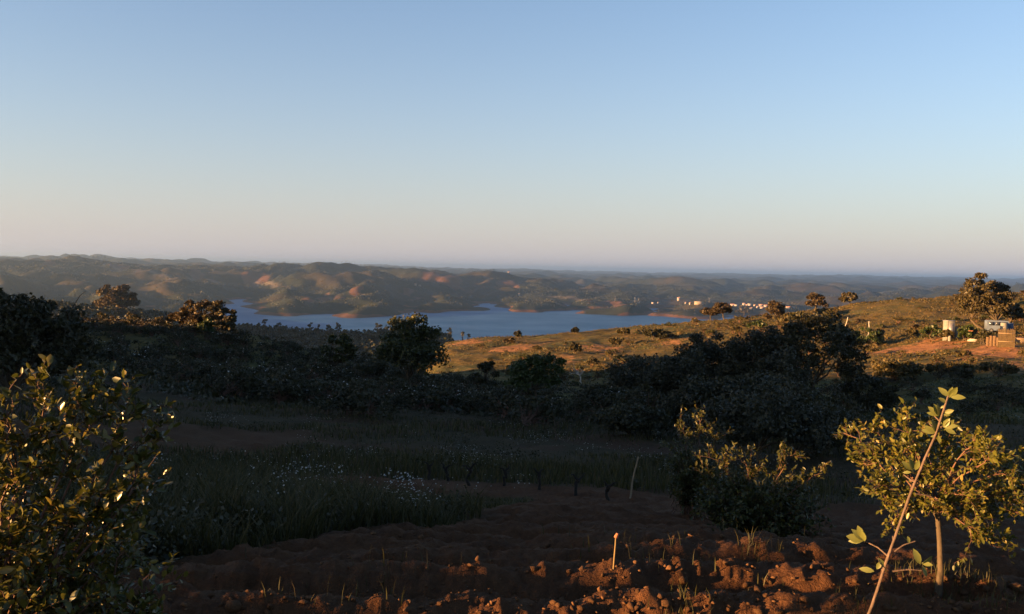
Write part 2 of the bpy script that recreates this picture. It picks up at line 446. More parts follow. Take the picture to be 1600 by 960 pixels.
M['leaf_oak'] = leaf_mat('cork_oak_leaf', (0.03, 0.026, 0.010), (0.06, 0.045, 0.016), (0.05, 0.045, 0.014), 0.55, 0.2)
M['leaf_scrub'] = leaf_mat('scrub_leaf', (0.032, 0.029, 0.008), (0.065, 0.052, 0.014), (0.11, 0.072, 0.02), 0.6, 0.25)
M['leaf_pine'] = leaf_mat('pine_needles', (0.012, 0.017, 0.008), (0.028, 0.032, 0.014), (0.05, 0.042, 0.018), 0.6, 0.15)
M['grass'] = leaf_mat('grass_blade', (0.021, 0.022, 0.005), (0.042, 0.040, 0.009), (0.085, 0.062, 0.02), 0.6, 0.3)
M['drygrass'] = leaf_mat('dry_grass_blade', (0.07, 0.05, 0.016), (0.12, 0.075, 0.022), (0.065, 0.055, 0.016), 0.7, 0.25)
M['petal'] = leaf_mat('white_petal', (0.3, 0.3, 0.28), (0.5, 0.5, 0.47), None, 0.6, 0.3)
M['bark'] = plain('grey_brown_bark', (0.06, 0.045, 0.028), 0.9, 0.35, 14.0, bump=0.6)
M['vine'] = plain('black_vine_bark', (0.016, 0.012, 0.009), 0.9, 0.3, 20.0)
M['twig'] = plain('reddish_twig', (0.10, 0.052, 0.034), 0.7, 0.3, 30.0, bump=0.3)
M['steel'] = plain('weathered_steel', (0.16, 0.16, 0.17), 0.6, 0.15, 3.0)
M['deadwood'] = plain('bleached_wood', (0.42, 0.36, 0.30), 0.85, 0.25, 8.0)
M['stem'] = plain('grey_brown_young_bark', (0.085, 0.058, 0.042), 0.75, 0.4, 60.0, bump=0.4)
M['wood'] = plain('weathered_wood', (0.22, 0.16, 0.10), 0.85, 0.3, 12.0, bump=0.4)
M['cane'] = plain('dry_cane', (0.16, 0.11, 0.045), 0.6, 0.25, 40.0)
M['white'] = plain('white_limewash', (0.30, 0.285, 0.27), 0.8, 0.08, 0.6)
M['cream'] = plain('cream_render', (0.24, 0.21, 0.17), 0.85, 0.1, 0.6)
M['tile'] = plain('clay_roof_tile', (0.36, 0.17, 0.09), 0.85, 0.25, 1.5)
M['glass'] = plain('dark_window_glass', (0.03, 0.035, 0.045), 0.12, 0.1, 2.0, spec=0.6)
M['shed'] = plain('dull_white_sheet', (0.15, 0.15, 0.14), 0.7, 0.2, 3.0)
M['van'] = plain('pale_blue_grey_paint', (0.10, 0.13, 0.18), 0.35, 0.12, 2.0, spec=0.5)
M['black'] = plain('black_rubber', (0.02, 0.02, 0.02), 0.7, 0.2, 6.0)
M['metal'] = plain('galvanised_sheet', (0.22, 0.22, 0.22), 0.45, 0.2, 4.0, metal=0.6)
M['blue'] = plain('dark_blue_plastic', (0.03, 0.06, 0.13), 0.45, 0.2, 4.0)
M['straw'] = plain('dry_reed', (0.075, 0.052, 0.024), 0.85, 0.3, 5.0)
M['rust'] = plain('rusty_red_board', (0.28, 0.10, 0.05), 0.8, 0.3, 5.0)
M['block'] = plain('pale_clay_block', (0.11, 0.07, 0.038), 0.9, 0.2, 5.0)

def ground_mat():
    m, nt, p = new_mat('reddish_tilled_soil_and_turf')
    a = N(nt, 'ShaderNodeAttribute'); a.attribute_name = 'soil'
    n1 = noise_node(nt, 1.3, 6, 0.65); n2 = noise_node(nt, 14.0, 6, 0.7); n3 = noise_node(nt, 0.35, 3, 0.5)
    soil = ramp(nt, n1.outputs[0], [(0.3, (0.046, 0.023, 0.012)), (0.7, (0.098, 0.047, 0.022))])
    soil2 = mix(nt, 0.55, soil.outputs[0], ramp(nt, n2.outputs[0], [(0.3, (0.036, 0.016, 0.008)), (0.72, (0.13, 0.058, 0.025))]).outputs[0])
    turf = ramp(nt, n1.outputs[0], [(0.3, (0.020, 0.016, 0.006)), (0.7, (0.046, 0.031, 0.013))])
    turf2 = mix(nt, ramp(nt, n3.outputs[0], [(0.5, (0, 0, 0)), (0.62, (1, 1, 1))]).outputs[0], turf.outputs[0], (0.046, 0.024, 0.012))
    c = mix(nt, a.outputs['Fac'], turf2, soil2)
    nt.links.new(c, p.inputs['Base Color']); p.inputs['Roughness'].default_value = 0.95; p.inputs['Specular IOR Level'].default_value = 0.1
    b = N(nt, 'ShaderNodeBump'); b.inputs['Strength'].default_value = 1.0; b.inputs['Distance'].default_value = 0.045
    n4 = noise_node(nt, 45.0, 4, 0.7); sm = N(nt, 'ShaderNodeMath', operation='MULTIPLY_ADD'); nt.links.new(n4.outputs[0], sm.inputs[0]); sm.inputs[1].default_value = 0.45; nt.links.new(n2.outputs[0], sm.inputs[2])
    nt.links.new(sm.outputs[0], b.inputs['Height']); nt.links.new(b.outputs[0], p.inputs['Normal'])
    return m
def hillside_mat():
    m, nt, p = new_mat('scrubby_hillside')
    a = N(nt, 'ShaderNodeAttribute'); a.attribute_name = 'soil'
    n1 = noise_node(nt, 0.09, 6, 0.65); n2 = noise_node(nt, 0.8, 6, 0.7); n3 = noise_node(nt, 0.035, 4, 0.55)
    scrub = ramp(nt, n2.outputs[0], [(0.3, (0.045, 0.037, 0.012)), (0.55, (0.105, 0.072, 0.022)), (0.75, (0.175, 0.105, 0.034))])
    green = ramp(nt, n2.outputs[0], [(0.3, (0.035, 0.04, 0.014)), (0.7, (0.085, 0.08, 0.025))])
    c = mix(nt, ramp(nt, n1.outputs[0], [(0.42, (0, 0, 0)), (0.62, (1, 1, 1))]).outputs[0], scrub.outputs[0], green.outputs[0])
    bare = ramp(nt, n2.outputs[0], [(0.3, (0.15, 0.07, 0.03)), (0.7, (0.30, 0.15, 0.065))])
    # bare patches: painted where the photo has them, broken up by noise
    add = N(nt, 'ShaderNodeMath', operation='MULTIPLY_ADD'); nt.links.new(n2.outputs[0], add.inputs[0]); add.inputs[1].default_value = 1.2
    nt.links.new(a.outputs['Fac'], add.inputs[2])
    f = ramp(nt, add.outputs[0], [(0.80, (0, 0, 0)), (1.05, (1, 1, 1))])
    c = mix(nt, f.outputs[0], c, bare.outputs[0])
    nt.links.new(c, p.inputs['Base Color']); p.inputs['Roughness'].default_value = 0.95; p.inputs['Specular IOR Level'].default_value = 0.08
    b = N(nt, 'ShaderNodeBump'); b.inputs['Strength'].default_value = 0.8; b.inputs['Distance'].default_value = 0.5
    nt.links.new(n2.outputs[0], b.inputs['Height']); nt.links.new(b.outputs[0], p.inputs['Normal'])
    return m
def hills_mat():
    m, nt, p = new_mat('wooded_hills')
    a = N(nt, 'ShaderNodeAttribute'); a.attribute_name = 'soil'
    a2 = N(nt, 'ShaderNodeAttribute'); a2.attribute_name = 'wood'
    n1 = noise_node(nt, 0.0035, 6, 0.6); n2 = noise_node(nt, 0.03, 5, 0.7); n3 = noise_node(nt, 0.011, 4, 0.6)
    scrub = ramp(nt, n3.outputs[0], [(0.3, (0.022, 0.022, 0.013)), (0.7, (0.050, 0.037, 0.022))])
    wood = ramp(nt, n2.outputs[0], [(0.3, (0.011, 0.016, 0.011)), (0.7, (0.028, 0.031, 0.018))])
    add = N(nt, 'ShaderNodeMath', operation='MULTIPLY_ADD'); nt.links.new(n3.outputs[0], add.inputs[0]); add.inputs[1].default_value = 0.8
    nt.links.new(a2.outputs['Fac'], add.inputs[2])
    c = mix(nt, ramp(nt, add.outputs[0], [(0.72, (0, 0, 0)), (0.95, (1, 1, 1))]).outputs[0], scrub.outputs[0], wood.outputs[0])
    bare = ramp(nt, n2.outputs[0], [(0.3, (0.065, 0.034, 0.021)), (0.7, (0.12, 0.064, 0.04))])
    add2 = N(nt, 'ShaderNodeMath', operation='MULTIPLY_ADD'); nt.links.new(n2.outputs[0], add2.inputs[0]); add2.inputs[1].default_value = 0.7
    nt.links.new(a.outputs['Fac'], add2.inputs[2])
    c = mix(nt, ramp(nt, add2.outputs[0], [(0.74, (0, 0, 0)), (0.84, (1, 1, 1))]).outputs[0], c, bare.outputs[0])
    a3 = N(nt, 'ShaderNodeAttribute'); a3.attribute_name = 'track'
    c = mix(nt, a3.outputs['Fac'], c, (0.20, 0.16, 0.12))
    nt.links.new(c, p.inputs['Base Color']); p.inputs['Roughness'].default_value = 0.95; p.inputs['Specular IOR Level'].default_value = 0.05
    return m
def lake_mat():
    m, nt, p = new_mat('rippled_lake_water'); nt.nodes.remove(p)
    n = noise_node(nt, 0.25, 5, 0.65); n2 = noise_node(nt, 0.006, 4, 0.6)
    b = N(nt, 'ShaderNodeBump'); b.inputs['Strength'].default_value = 0.9; b.inputs['Distance'].default_value = 1.5
    nt.links.new(n.outputs[0], b.inputs['Height'])
    d = N(nt, 'ShaderNodeBsdfDiffuse'); d.inputs['Color'].default_value = (0.006, 0.066, 0.165, 1); nt.links.new(b.outputs[0], d.inputs['Normal'])
    g = N(nt, 'ShaderNodeBsdfGlossy'); g.inputs['Color'].default_value = (0.75, 0.88, 1.0, 1); g.inputs['Roughness'].default_value = 0.3; nt.links.new(b.outputs[0], g.inputs['Normal'])
    s = N(nt, 'ShaderNodeMixShader'); f = ramp(nt, n2.outputs[0], [(0.35, (0.13,) * 3), (0.65, (0.21,) * 3)])
    nt.links.new(f.outputs[0], s.inputs[0]); nt.links.new(d.outputs[0], s.inputs[1]); nt.links.new(g.outputs[0], s.inputs[2])
    nt.links.new(s.outputs[0], nt.nodes['Material Output'].inputs[0]); return m
M['ground'] = ground_mat(); M['hillside'] = hillside_mat(); M['hills'] = hills_mat(); M['lake'] = lake_mat()
M['clod'] = plain('earth_clod', (0.095, 0.05, 0.025), 0.95, 0.4, 18.0, bump=0.8, spec=0.1)

# ------------------------------------------------------------------ terrain meshes
THV = np.concatenate([np.arange(-180, -40, 3.0), np.arange(-40, -33, 0.5), np.arange(-33, 33, 0.165), np.arange(33, 40, 0.5), np.arange(40, 180, 3.0)])
def ring_mesh(name, radii, mat, attrs, centre=False):
    T = np.radians(THV); nT = len(T); nR = len(radii)
    X = np.sin(T)[:, None] * radii[None, :]; Y = np.cos(T)[:, None] * radii[None, :]
    x = X.ravel(); y = Y.ravel(); z = hz(x, y)
    V = np.stack([x, y, z], 1)
    i = np.arange(nT)[:, None]; j = np.arange(nR - 1)[None, :]; k = (i + 1) % nT
    F = np.stack([i * nR + j, i * nR + j + 1, k * nR + j + 1, k * nR + j], -1).reshape(-1, 4)
    fl = [F]
    if centre:
        V = np.vstack([V, [0, 0, G(0.0, 0.01)]]); c = len(V) - 1
        ii = np.arange(nT); fl.append(np.stack([np.full(nT, c), ii * nR, ((ii + 1) % nT) * nR], 1))
    me = mesh_np(name, V, fl, True, mat)
    for an, fn in attrs.items():
        at = me.attributes.new(an, 'FLOAT', 'POINT'); at.data.foreach_set('value', fn(V[:, 0], V[:, 1], V[:, 2]).astype(np.float32))
    o = obj(name, me); tag(o, kind='structure'); return o

R1, R2 = 60.0, 650.0
rad_near = np.concatenate([[0.6, 1.2, 1.8, 2.4, 3.0], np.exp(np.linspace(math.log(3.3), math.log(12), 135)), np.exp(np.linspace(math.log(12), math.log(R1), 90))[1:]])
rad_mid = np.exp(np.linspace(math.log(R1), math.log(R2), 230))
rad_far = np.concatenate([np.exp(np.linspace(math.log(R2), math.log(2300), 70)), np.exp(np.linspace(math.log(2300), math.log(9000), 190))[1:], np.exp(np.linspace(math.log(9000), math.log(48000), 70))[1:]])

def blobs(x, y, lst):
    """soft patches: (px, py, halfwidth px, halfdepth factor, strength)"""
    out = np.zeros_like(x)
    for px, py, wpx, dep, st in lst:
        c = hit_c(px, py); r = math.hypot(c.x, c.y); w = wpx / F_PX * r
        ux, uy = c.x / r, c.y / r
        dx = x - c.x; dy = y - c.y
        a = (dx * uy - dy * ux) / w; b = (dx * ux + dy * uy) / (w * dep)
        q = a * a + b * b; rag = 0.9 * fbm(x / (w * 0.7), y / (w * 0.7), int(px) + 7, 3)
        out = np.maximum(out, st * np.clip(1.3 - 1.2 * q + rag * (q < 3), 0, 1))
    return out
HILL_BARE = [(1440, 545, 70, 0.35, .8), (1400, 550, 40, 0.5, .7), (1560, 548, 50, 0.5, .6), (940, 545, 50, 0.6, .55), (870, 560, 60, 0.7, .4), (1060, 530, 60, 0.8, .3),
             (790, 545, 40, 0.6, .5), (830, 540, 60, 0.6, .35), (1590, 532, 30, 0.5, .45), (1580, 575, 60, .6, .25), (730, 535, 50, .4, .5)]
HILL_BARE = [(px, py, w * 0.9, d * 4.5, s * 0.8) for px, py, w, d, s in HILL_BARE]
def bare_bank(x, y): return blobs(x, y, HILL_BARE) + 0.15 * fbm(x / 22., y / 22., 95, 3)
ring_mesh('ground', rad_near, M['ground'], {'soil': lambda x, y, z: tilled(x, y)}, True)
ring_mesh('hillside', rad_mid, M['hillside'], {'soil': lambda x, y, z: bare_bank(x, y)})
FAR_BARE = [(690, 443, 36, 1.6, 1), (795, 445, 30, 1.6, .9), (555, 453, 14, 3.0, .5), (75, 413, 10, 3, .9), (188, 417, 14, 3, 1), (218, 424, 14, 2, .5), (308, 432, 13, 5, .9),
            (335, 438, 10, 2, .6), (400, 440, 22, 2, 1), (880, 447, 20, 2, .4), (640, 455, 16, 2, .5), (960, 478, 60, 2, .45), (1050, 478, 50, 2, .45), (1040, 470, 30, 2, .4), (500, 465, 40, 3, .35), (745, 452, 20, 2, .4), (865, 470, 40, 1.5, .5)]
TRACK = [[(176, 417), (215, 422), (262, 431), (280, 434), (300, 438), (340, 442)], [(400, 441), (430, 447), (455, 448)], [(860, 464), (880, 464), (905, 468), (950, 470)]]
SHX = np.array(ptheta_list := [ptheta(p) for p in PXC])
def far_soil(x, y, z):
    h = z - EYE - LAKE
    r = np.hypot(x, y)
    beach = (1 - sstep(4, 9 + 4 * gnoise(x / 200., y / 200., 99), h)) * (h > -8) * (r > 2300) * (r < 4000) * sstep(-0.25, 0.35, gnoise(x / 260., y / 260., 96) + 0.38)
    return np.clip(beach + blobs(x, y, FAR_BARE) + 0.22 * fbm(x / 420., y / 420., 97, 3) * (r > 2000), 0, 1)
def far_wood(x, y, z):
    return 0.52 + 0.55 * fbm(x / 600., y / 600., 98, 4)
def far_track(x, y, z):
    out = np.zeros_like(x)
    for line in TRACK:
        P = [hit(*p, rmin=2000) for p in line]
        for a, b in zip(P[:-1], P[1:]):
            d = np.array([b.x - a.x, b.y - a.y]); l2 = d @ d + 1e-6
            t = np.clip(((x - a.x) * d[0] + (y - a.y) * d[1]) / l2, 0, 1)
            dist = np.hypot(x - a.x - t * d[0], y - a.y - t * d[1])
            out = np.maximum(out, 1 - sstep(6, 22, dist))
    return out * 0.6
ring_mesh('hills', rad_far, M['hills'], {'soil': far_soil, 'wood': far_wood, 'track': far_track})
# lake sheet
def lake():
    xs = np.linspace(-2600, 3200, 60); ys = np.linspace(900, 4200, 40)
    X, Y = np.meshgrid(xs, ys, indexing='ij')
    V = np.stack([X.ravel(), Y.ravel(), np.full(X.size, LAKE + EYE + 0.0)], 1)
    i = np.arange(59)[:, None]; j = np.arange(39)[None, :]
    F = np.stack([i * 40 + j, (i + 1) * 40 + j, (i + 1) * 40 + j + 1, i * 40 + j + 1], -1).reshape(-1, 4)
    tag(obj('lake', mesh_np('lake', V, [F], True, M['lake'])), kind='structure')
lake()

# ------------------------------------------------------------------ vegetation builders
def quads(C, size, rs, aspect=0.72, up=0.0):
    """rhombus leaves at points C"""
    n = len(C)
    d = rs.normal(size=(n, 3)); d[:, 2] += up; d /= np.linalg.norm(d, axis=1)[:, None]
    e = np.cross(d, rs.normal(size=(n, 3))); e /= np.linalg.norm(e, axis=1)[:, None] + 1e-9
    s = size * rs.uniform(0.6, 1.35, n)[:, None]
    nrm = np.cross(d, e)
    V = np.stack([C - d * s * 0.5, C + e * s * 0.5 * aspect + nrm * s * 0.08, C + d * s * 0.5, C - e * s * 0.5 * aspect + nrm * s * 0.08], 1).reshape(-1, 3)
    F = np.arange(n * 4).reshape(n, 4)
    return V, F
def clump_points(rs, n_clump, n_leaf, rad, crown_c, lumps=None, flat=0.8, clump_r=0.26, hollow=0.35):
    """leaf positions: clumps spread through an uneven crown"""
    out = []; cen = []
    rx, ry, rzz = rad
    k = 0
    bump = rs.normal(size=(7, 3)); bump /= np.linalg.norm(bump, axis=1)[:, None]; bw = rs.uniform(-0.45, 0.42, 7)
    while k < n_clump:
        d = rs.normal(size=3); d /= np.linalg.norm(d)
        if d[2] < -0.55: continue
        sh = 1.0 + sum(w * max(0.0, float(d @ b)) ** 4 for w, b in zip(bw, bump))
        q = rs.uniform(hollow, 1.0) ** 0.6 * sh
        c = np.array([d[0] * rx, d[1] * ry, d[2] * rzz * (flat if d[2] < 0 else 1.0)]) * q + crown_c
        cr = clump_r * (rx + ry + rzz) / 3 * rs.uniform(0.6, 1.3)
        m = max(6, int(n_leaf * rs.uniform(0.6, 1.4)))
        p = rs.normal(size=(m, 3)); p /= np.linalg.norm(p, axis=1)[:, None]; p *= (rs.uniform(0, 1, m) ** 0.5)[:, None] * cr * np.array([1.15, 1.15, 0.75])
        out.append(p + c); cen.append(c); k += 1
    return np.concatenate(out), np.array(cen)
def limb(rs, a, b, n=5, wob=0.06):
    a = np.asarray(a, float); b = np.asarray(b, float); t = np.linspace(0, 1, n)[:, None]
    L_ = np.linalg.norm(b - a)
    p = a + (b - a) * t + rs.normal(size=(n, 3)) * wob * L_ * np.sin(t * math.pi)
    p[:, 2] += np.sin(t[:, 0] * math.pi) * 0.06 * L_
    return p
def plant_meshes(seed, height, rx, crown_z, rz_, leaf, nclump=34, nleaf=90, trunk_r=None, mat='leaf_oak', ntrunk=1, lean=0.1, clump_r=0.26, bark='bark', ry=None, hollow=0.35, bare_twigs=0):
    rs = np.random.default_rng(seed)
    cc = np.array([lean * height * rs.normal() * 0.3, lean * height * rs.normal() * 0.3, crown_z])
    P, C = clump_points(rs, nclump, nleaf, (rx, ry or rx, rz_), cc, clump_r=clump_r, hollow=hollow)
    P = P[P[:, 2] > 0.03 * height]
    V, F = quads(P, leaf, rs)
    crown = mesh_np('crown', V, [F], False, M[mat])
    tb = MB(); tr = trunk_r or height * 0.035
    fork = max(0.12 * height, cc[2] - rz_ * 0.75)
    for k in range(ntrunk):
        b0 = np.array([0, 0, 0]) + (rs.normal(size=3) * np.array([1, 1, 0]) * tr * (2.5 if ntrunk > 1 else 0))
        f = np.array([cc[0] * 0.6, cc[1] * 0.6, fork]) + (rs.normal(size=3) * np.array([1, 1, .3]) * rx * (0.25 if ntrunk > 1 else 0.06))
        p = limb(rs, b0 - np.array([0, 0, 0.25 * tr + 0.05]), f, 6, 0.05)
        tb.tube(p, np.linspace(tr * 1.25, tr * 0.75, 6), 8)
        for c in C[k::ntrunk][: 9]:
            q = limb(rs, f, c, 5, 0.07); tb.tube(q, np.linspace(tr * 0.55, tr * 0.12, 5), 5)
            for _ in range(bare_twigs):
                e = c + rs.normal(size=3) * rx * 0.3 + np.array([0, 0, rz_ * 0.25]); tb.tube(limb(rs, c, e, 4, .08), np.linspace(tr * .14, tr * .05, 4), 3)
    trunk = tb.mesh('trunk', M[bark], True)
    return trunk, crown
def tree(name, loc, label, cat, seed, height, rx, crown_z, rz_, leaf, group=None, **kw):
    t, c = plant_meshes(seed, height, rx, crown_z, rz_, leaf, **kw)
    root = empty(name, loc, label, cat, group)
    obj('trunk' if cat == 'tree' else 'stem', t, root); obj('crown' if cat == 'tree' else 'foliage', c, root)
    return root
def sized(px, y_top, r, w_px, base=None):
    """ground point in the direction px at distance r; plant height and half width in metres from rows and columns"""
    g = on(px, r) if base is None else base
    top = EYE + pz(px, y_top, r)
    return g, top - g.z, w_px / 2 / F_PX * r

# ------------------------------------------------------------------ haze: the air over the valley
HAZE_D = 0.000062
def haze():
    b = MB(); lo, hi = -430.0, 120.0
    b.box((0, 0, (lo + hi) / 2), (104000, 104000, hi - lo))
    m = bpy.data.materials.new('pale_evening_haze'); m.use_nodes = True; nt = m.node_tree
    nt.nodes.remove(nt.nodes['Principled BSDF'])
    v = nt.nodes.new('ShaderNodeVolumePrincipled'); v.inputs['Color'].default_value = (0.50, 0.74, 1.0, 1)
    v.inputs['Density'].default_value = HAZE_D; v.inputs['Anisotropy'].default_value = 0.7
    nt.links.new(v.outputs[0], nt.nodes['Material Output'].inputs['Volume'])
    tag(b.build('haze', m), kind='stuff')
haze()

# ------------------------------------------------------------------ trees on the hillside and in the valley
def plant(name, cat, label, px, y_top, w_px, r=None, base=None, group=None, seed=1, leaf_px=3.0, crown=(0.62, 0.42), **kw):
    g, h, hw = sized(px, y_top, r if base is None else math.hypot(base.x, base.y), w_px, base)
    r_ = math.hypot(g.x, g.y)
    kw['nleaf'] = int(kw.get('nleaf', 90) * 1.5); leaf_px *= 1.25
    cz, crz = crown
    return tree(name, g, label, cat, seed, h, hw * 0.86, h * cz, h * crz * 0.9, leaf_px / F_PX * r_, group, **kw)
def at(px, py, rmin=60): return hit(px, py, rmin)

plant('oak_tree', 'tree', 'dark evergreen oak at the left edge rising behind the yellow-green bush', 8, 436, 225, r=33, seed=6, leaf_px=5, crown=(0.52, 0.50), mat='leaf_dark', nclump=110, nleaf=80, hollow=0.25, clump_r=0.19, bare_twigs=1)
plant('oak_tree', 'tree', 'rusty brown oak standing alone on the left ridge against the far hills', 181, 450, 64, base=at(180, 503), seed=11, leaf_px=3.0, crown=(0.62, 0.40), mat='leaf_rust', nclump=62, nleaf=85, trunk_r=0.11)
plant('shrub', 'shrub', 'broad rust-brown thicket on the left ridge just left of the lake inlet', 312, 472, 96, r=92, seed=12, leaf_px=3.2, crown=(0.5, 0.5), mat='leaf_rust', nclump=46, nleaf=80, ntrunk=4, ry=1.6)
plant('shrub', 'shrub', 'darker brown thicket at the lake end of the left ridge', 345, 478, 50, r=89, seed=13, leaf_px=3.2, crown=(0.5, 0.5), mat='leaf_oak', nclump=34, nleaf=80, ntrunk=3)
plant('shrub', 'shrub', 'light green shrub in front of the rusty thicket on the left ridge', 322, 492, 30, r=84, seed=14, leaf_px=3.0, crown=(0.5, 0.5), mat='leaf_green', nclump=16, nleaf=70, ntrunk=3)
plant('oak_tree', 'tree', 'round bushy oak with a golden sunlit top in front of the lake', 640, 494, 122, r=72, seed=21, leaf_px=3.4, crown=(0.5, 0.54), mat='leaf_bush', nclump=95, nleaf=110, hollow=0.15, trunk_r=0.16)
plant('shrub', 'shrub', 'small dark bush left of the round golden-topped oak', 530, 516, 56, r=76, seed=22, leaf_px=3.2, crown=(0.5, 0.5), mat='leaf_bush', nclump=30, nleaf=80, ntrunk=3)
plant('shrub', 'shrub', 'low dark thicket at the foot of the round golden-topped oak', 586, 560, 90, r=66, seed=23, leaf_px=3.2, crown=(0.5, 0.5), mat='leaf_dark', nclump=36, nleaf=80, ntrunk=4)
plant('almond_tree', 'tree', 'fresh green slender-trunked tree in the middle of the valley edge', 838, 556, 92, r=47, seed=31, leaf_px=3.6, crown=(0.66, 0.36), mat='leaf_green', nclump=46, nleaf=95, trunk_r=0.07)
plant('shrub', 'shrub', 'dark purplish bush left of the fresh green tree', 757, 556, 46, r=62, seed=32, leaf_px=3.2, crown=(0.5, 0.5), mat='leaf_dark', nclump=28, nleaf=80, ntrunk=3)
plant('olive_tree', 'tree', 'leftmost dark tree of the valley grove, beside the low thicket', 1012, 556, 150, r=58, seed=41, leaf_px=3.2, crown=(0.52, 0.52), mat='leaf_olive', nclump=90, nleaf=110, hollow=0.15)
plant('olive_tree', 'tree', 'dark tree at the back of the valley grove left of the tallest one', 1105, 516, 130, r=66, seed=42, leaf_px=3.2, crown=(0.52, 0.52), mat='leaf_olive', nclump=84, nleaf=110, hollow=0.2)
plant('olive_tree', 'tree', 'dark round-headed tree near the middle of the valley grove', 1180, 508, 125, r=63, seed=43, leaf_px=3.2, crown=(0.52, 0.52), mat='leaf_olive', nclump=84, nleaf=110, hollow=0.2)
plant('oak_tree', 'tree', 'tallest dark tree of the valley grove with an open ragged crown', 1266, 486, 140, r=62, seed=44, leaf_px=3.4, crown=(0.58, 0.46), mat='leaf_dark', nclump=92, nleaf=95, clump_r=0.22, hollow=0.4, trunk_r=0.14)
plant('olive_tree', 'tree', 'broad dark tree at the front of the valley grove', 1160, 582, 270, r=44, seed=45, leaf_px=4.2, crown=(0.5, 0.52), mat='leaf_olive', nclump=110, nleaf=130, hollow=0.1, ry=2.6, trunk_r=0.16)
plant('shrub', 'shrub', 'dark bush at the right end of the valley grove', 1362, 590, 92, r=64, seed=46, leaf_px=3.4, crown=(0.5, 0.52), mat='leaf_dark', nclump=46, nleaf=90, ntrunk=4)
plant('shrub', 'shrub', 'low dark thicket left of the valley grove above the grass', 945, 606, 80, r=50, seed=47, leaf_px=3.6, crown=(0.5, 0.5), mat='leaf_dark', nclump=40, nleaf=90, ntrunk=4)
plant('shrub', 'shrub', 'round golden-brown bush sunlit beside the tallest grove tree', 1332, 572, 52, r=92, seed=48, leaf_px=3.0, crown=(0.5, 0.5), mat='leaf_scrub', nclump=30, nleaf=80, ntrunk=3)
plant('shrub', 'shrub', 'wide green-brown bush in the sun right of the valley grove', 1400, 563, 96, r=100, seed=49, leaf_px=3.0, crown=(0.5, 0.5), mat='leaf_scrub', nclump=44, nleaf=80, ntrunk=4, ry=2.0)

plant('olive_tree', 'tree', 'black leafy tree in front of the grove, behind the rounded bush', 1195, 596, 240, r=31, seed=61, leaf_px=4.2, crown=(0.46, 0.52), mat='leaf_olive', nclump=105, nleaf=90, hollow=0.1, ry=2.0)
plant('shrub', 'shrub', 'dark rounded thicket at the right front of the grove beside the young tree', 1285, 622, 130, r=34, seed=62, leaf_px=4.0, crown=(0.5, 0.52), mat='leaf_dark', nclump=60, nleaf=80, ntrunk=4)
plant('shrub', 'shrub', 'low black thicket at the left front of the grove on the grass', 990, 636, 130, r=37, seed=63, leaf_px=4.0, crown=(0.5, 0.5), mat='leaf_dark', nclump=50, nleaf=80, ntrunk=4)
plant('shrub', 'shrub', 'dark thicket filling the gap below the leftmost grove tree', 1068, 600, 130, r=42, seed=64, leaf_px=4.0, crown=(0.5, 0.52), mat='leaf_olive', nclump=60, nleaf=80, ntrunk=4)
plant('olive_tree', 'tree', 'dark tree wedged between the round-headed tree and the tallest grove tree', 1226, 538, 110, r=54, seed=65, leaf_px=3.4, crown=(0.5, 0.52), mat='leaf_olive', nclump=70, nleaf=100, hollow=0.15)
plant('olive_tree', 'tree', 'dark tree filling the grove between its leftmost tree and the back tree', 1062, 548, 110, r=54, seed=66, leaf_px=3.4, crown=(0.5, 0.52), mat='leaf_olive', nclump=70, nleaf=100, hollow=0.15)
# oaks along the far right skyline
plant('cork_oak', 'tree', 'cork oak leaning over the lake at the end of the sunlit ridge', 1110, 481, 34, base=at(1110, 502, 150), seed=51, leaf_px=2.4, crown=(0.66, 0.36), mat='leaf_rust', nclump=44, nleaf=60, lean=0.3)
plant('cork_oak', 'tree', 'second cork oak from the lake in the pair on the ridge end', 1134, 476, 36, base=at(1131, 500, 150), seed=52, leaf_px=2.4, crown=(0.66, 0.36), mat='leaf_rust', nclump=46, nleaf=60, lean=0.3)
plant('cork_oak', 'tree', 'small rounded oak on the ridge in front of the white village', 1162, 477, 22, base=at(1162, 496, 150), seed=53, leaf_px=2.3, crown=(0.6, 0.42), mat='leaf_oak', nclump=18, nleaf=55)
plant('cork_oak', 'tree', 'tall narrow brown oak on the ridge right of the white village', 1217, 466, 32, base=at(1215, 506, 120), seed=54, leaf_px=2.4, crown=(0.5, 0.52), mat='leaf_rust', nclump=48, nleaf=60)
plant('cork_oak', 'tree', 'round reddish oak on the skyline, left of the smallest skyline oak', 1273, 457, 32, base=at(1273, 488, 120), seed=55, leaf_px=2.4, crown=(0.54, 0.50), mat='leaf_rust', nclump=46, nleaf=60)
plant('cork_oak', 'tree', 'smallest oak of the bare skyline right of the village', 1328, 458, 26, base=at(1328, 476, 120), seed=56, leaf_px=2.3, crown=(0.54, 0.5), mat='leaf_oak', nclump=36, nleaf=55)
big = plant('cork_oak', 'tree', 'largest oak on the right hillside spreading above the parked van', 1536, 438, 84, base=at(1536, 520, 80), seed=57, leaf_px=2.5, crown=(0.57, 0.47), mat='leaf_oak', nclump=92, nleaf=95, clump_r=0.21, trunk_r=0.22, ntrunk=2)
plant('shrub', 'shrub', 'dark bush behind the van beneath the largest oak', 1575, 470, 42, base=at(1576, 508, 90), seed=58, leaf_px=3.0, crown=(0.5, 0.5), mat='leaf_dark', nclump=28, nleaf=80, ntrunk=3)
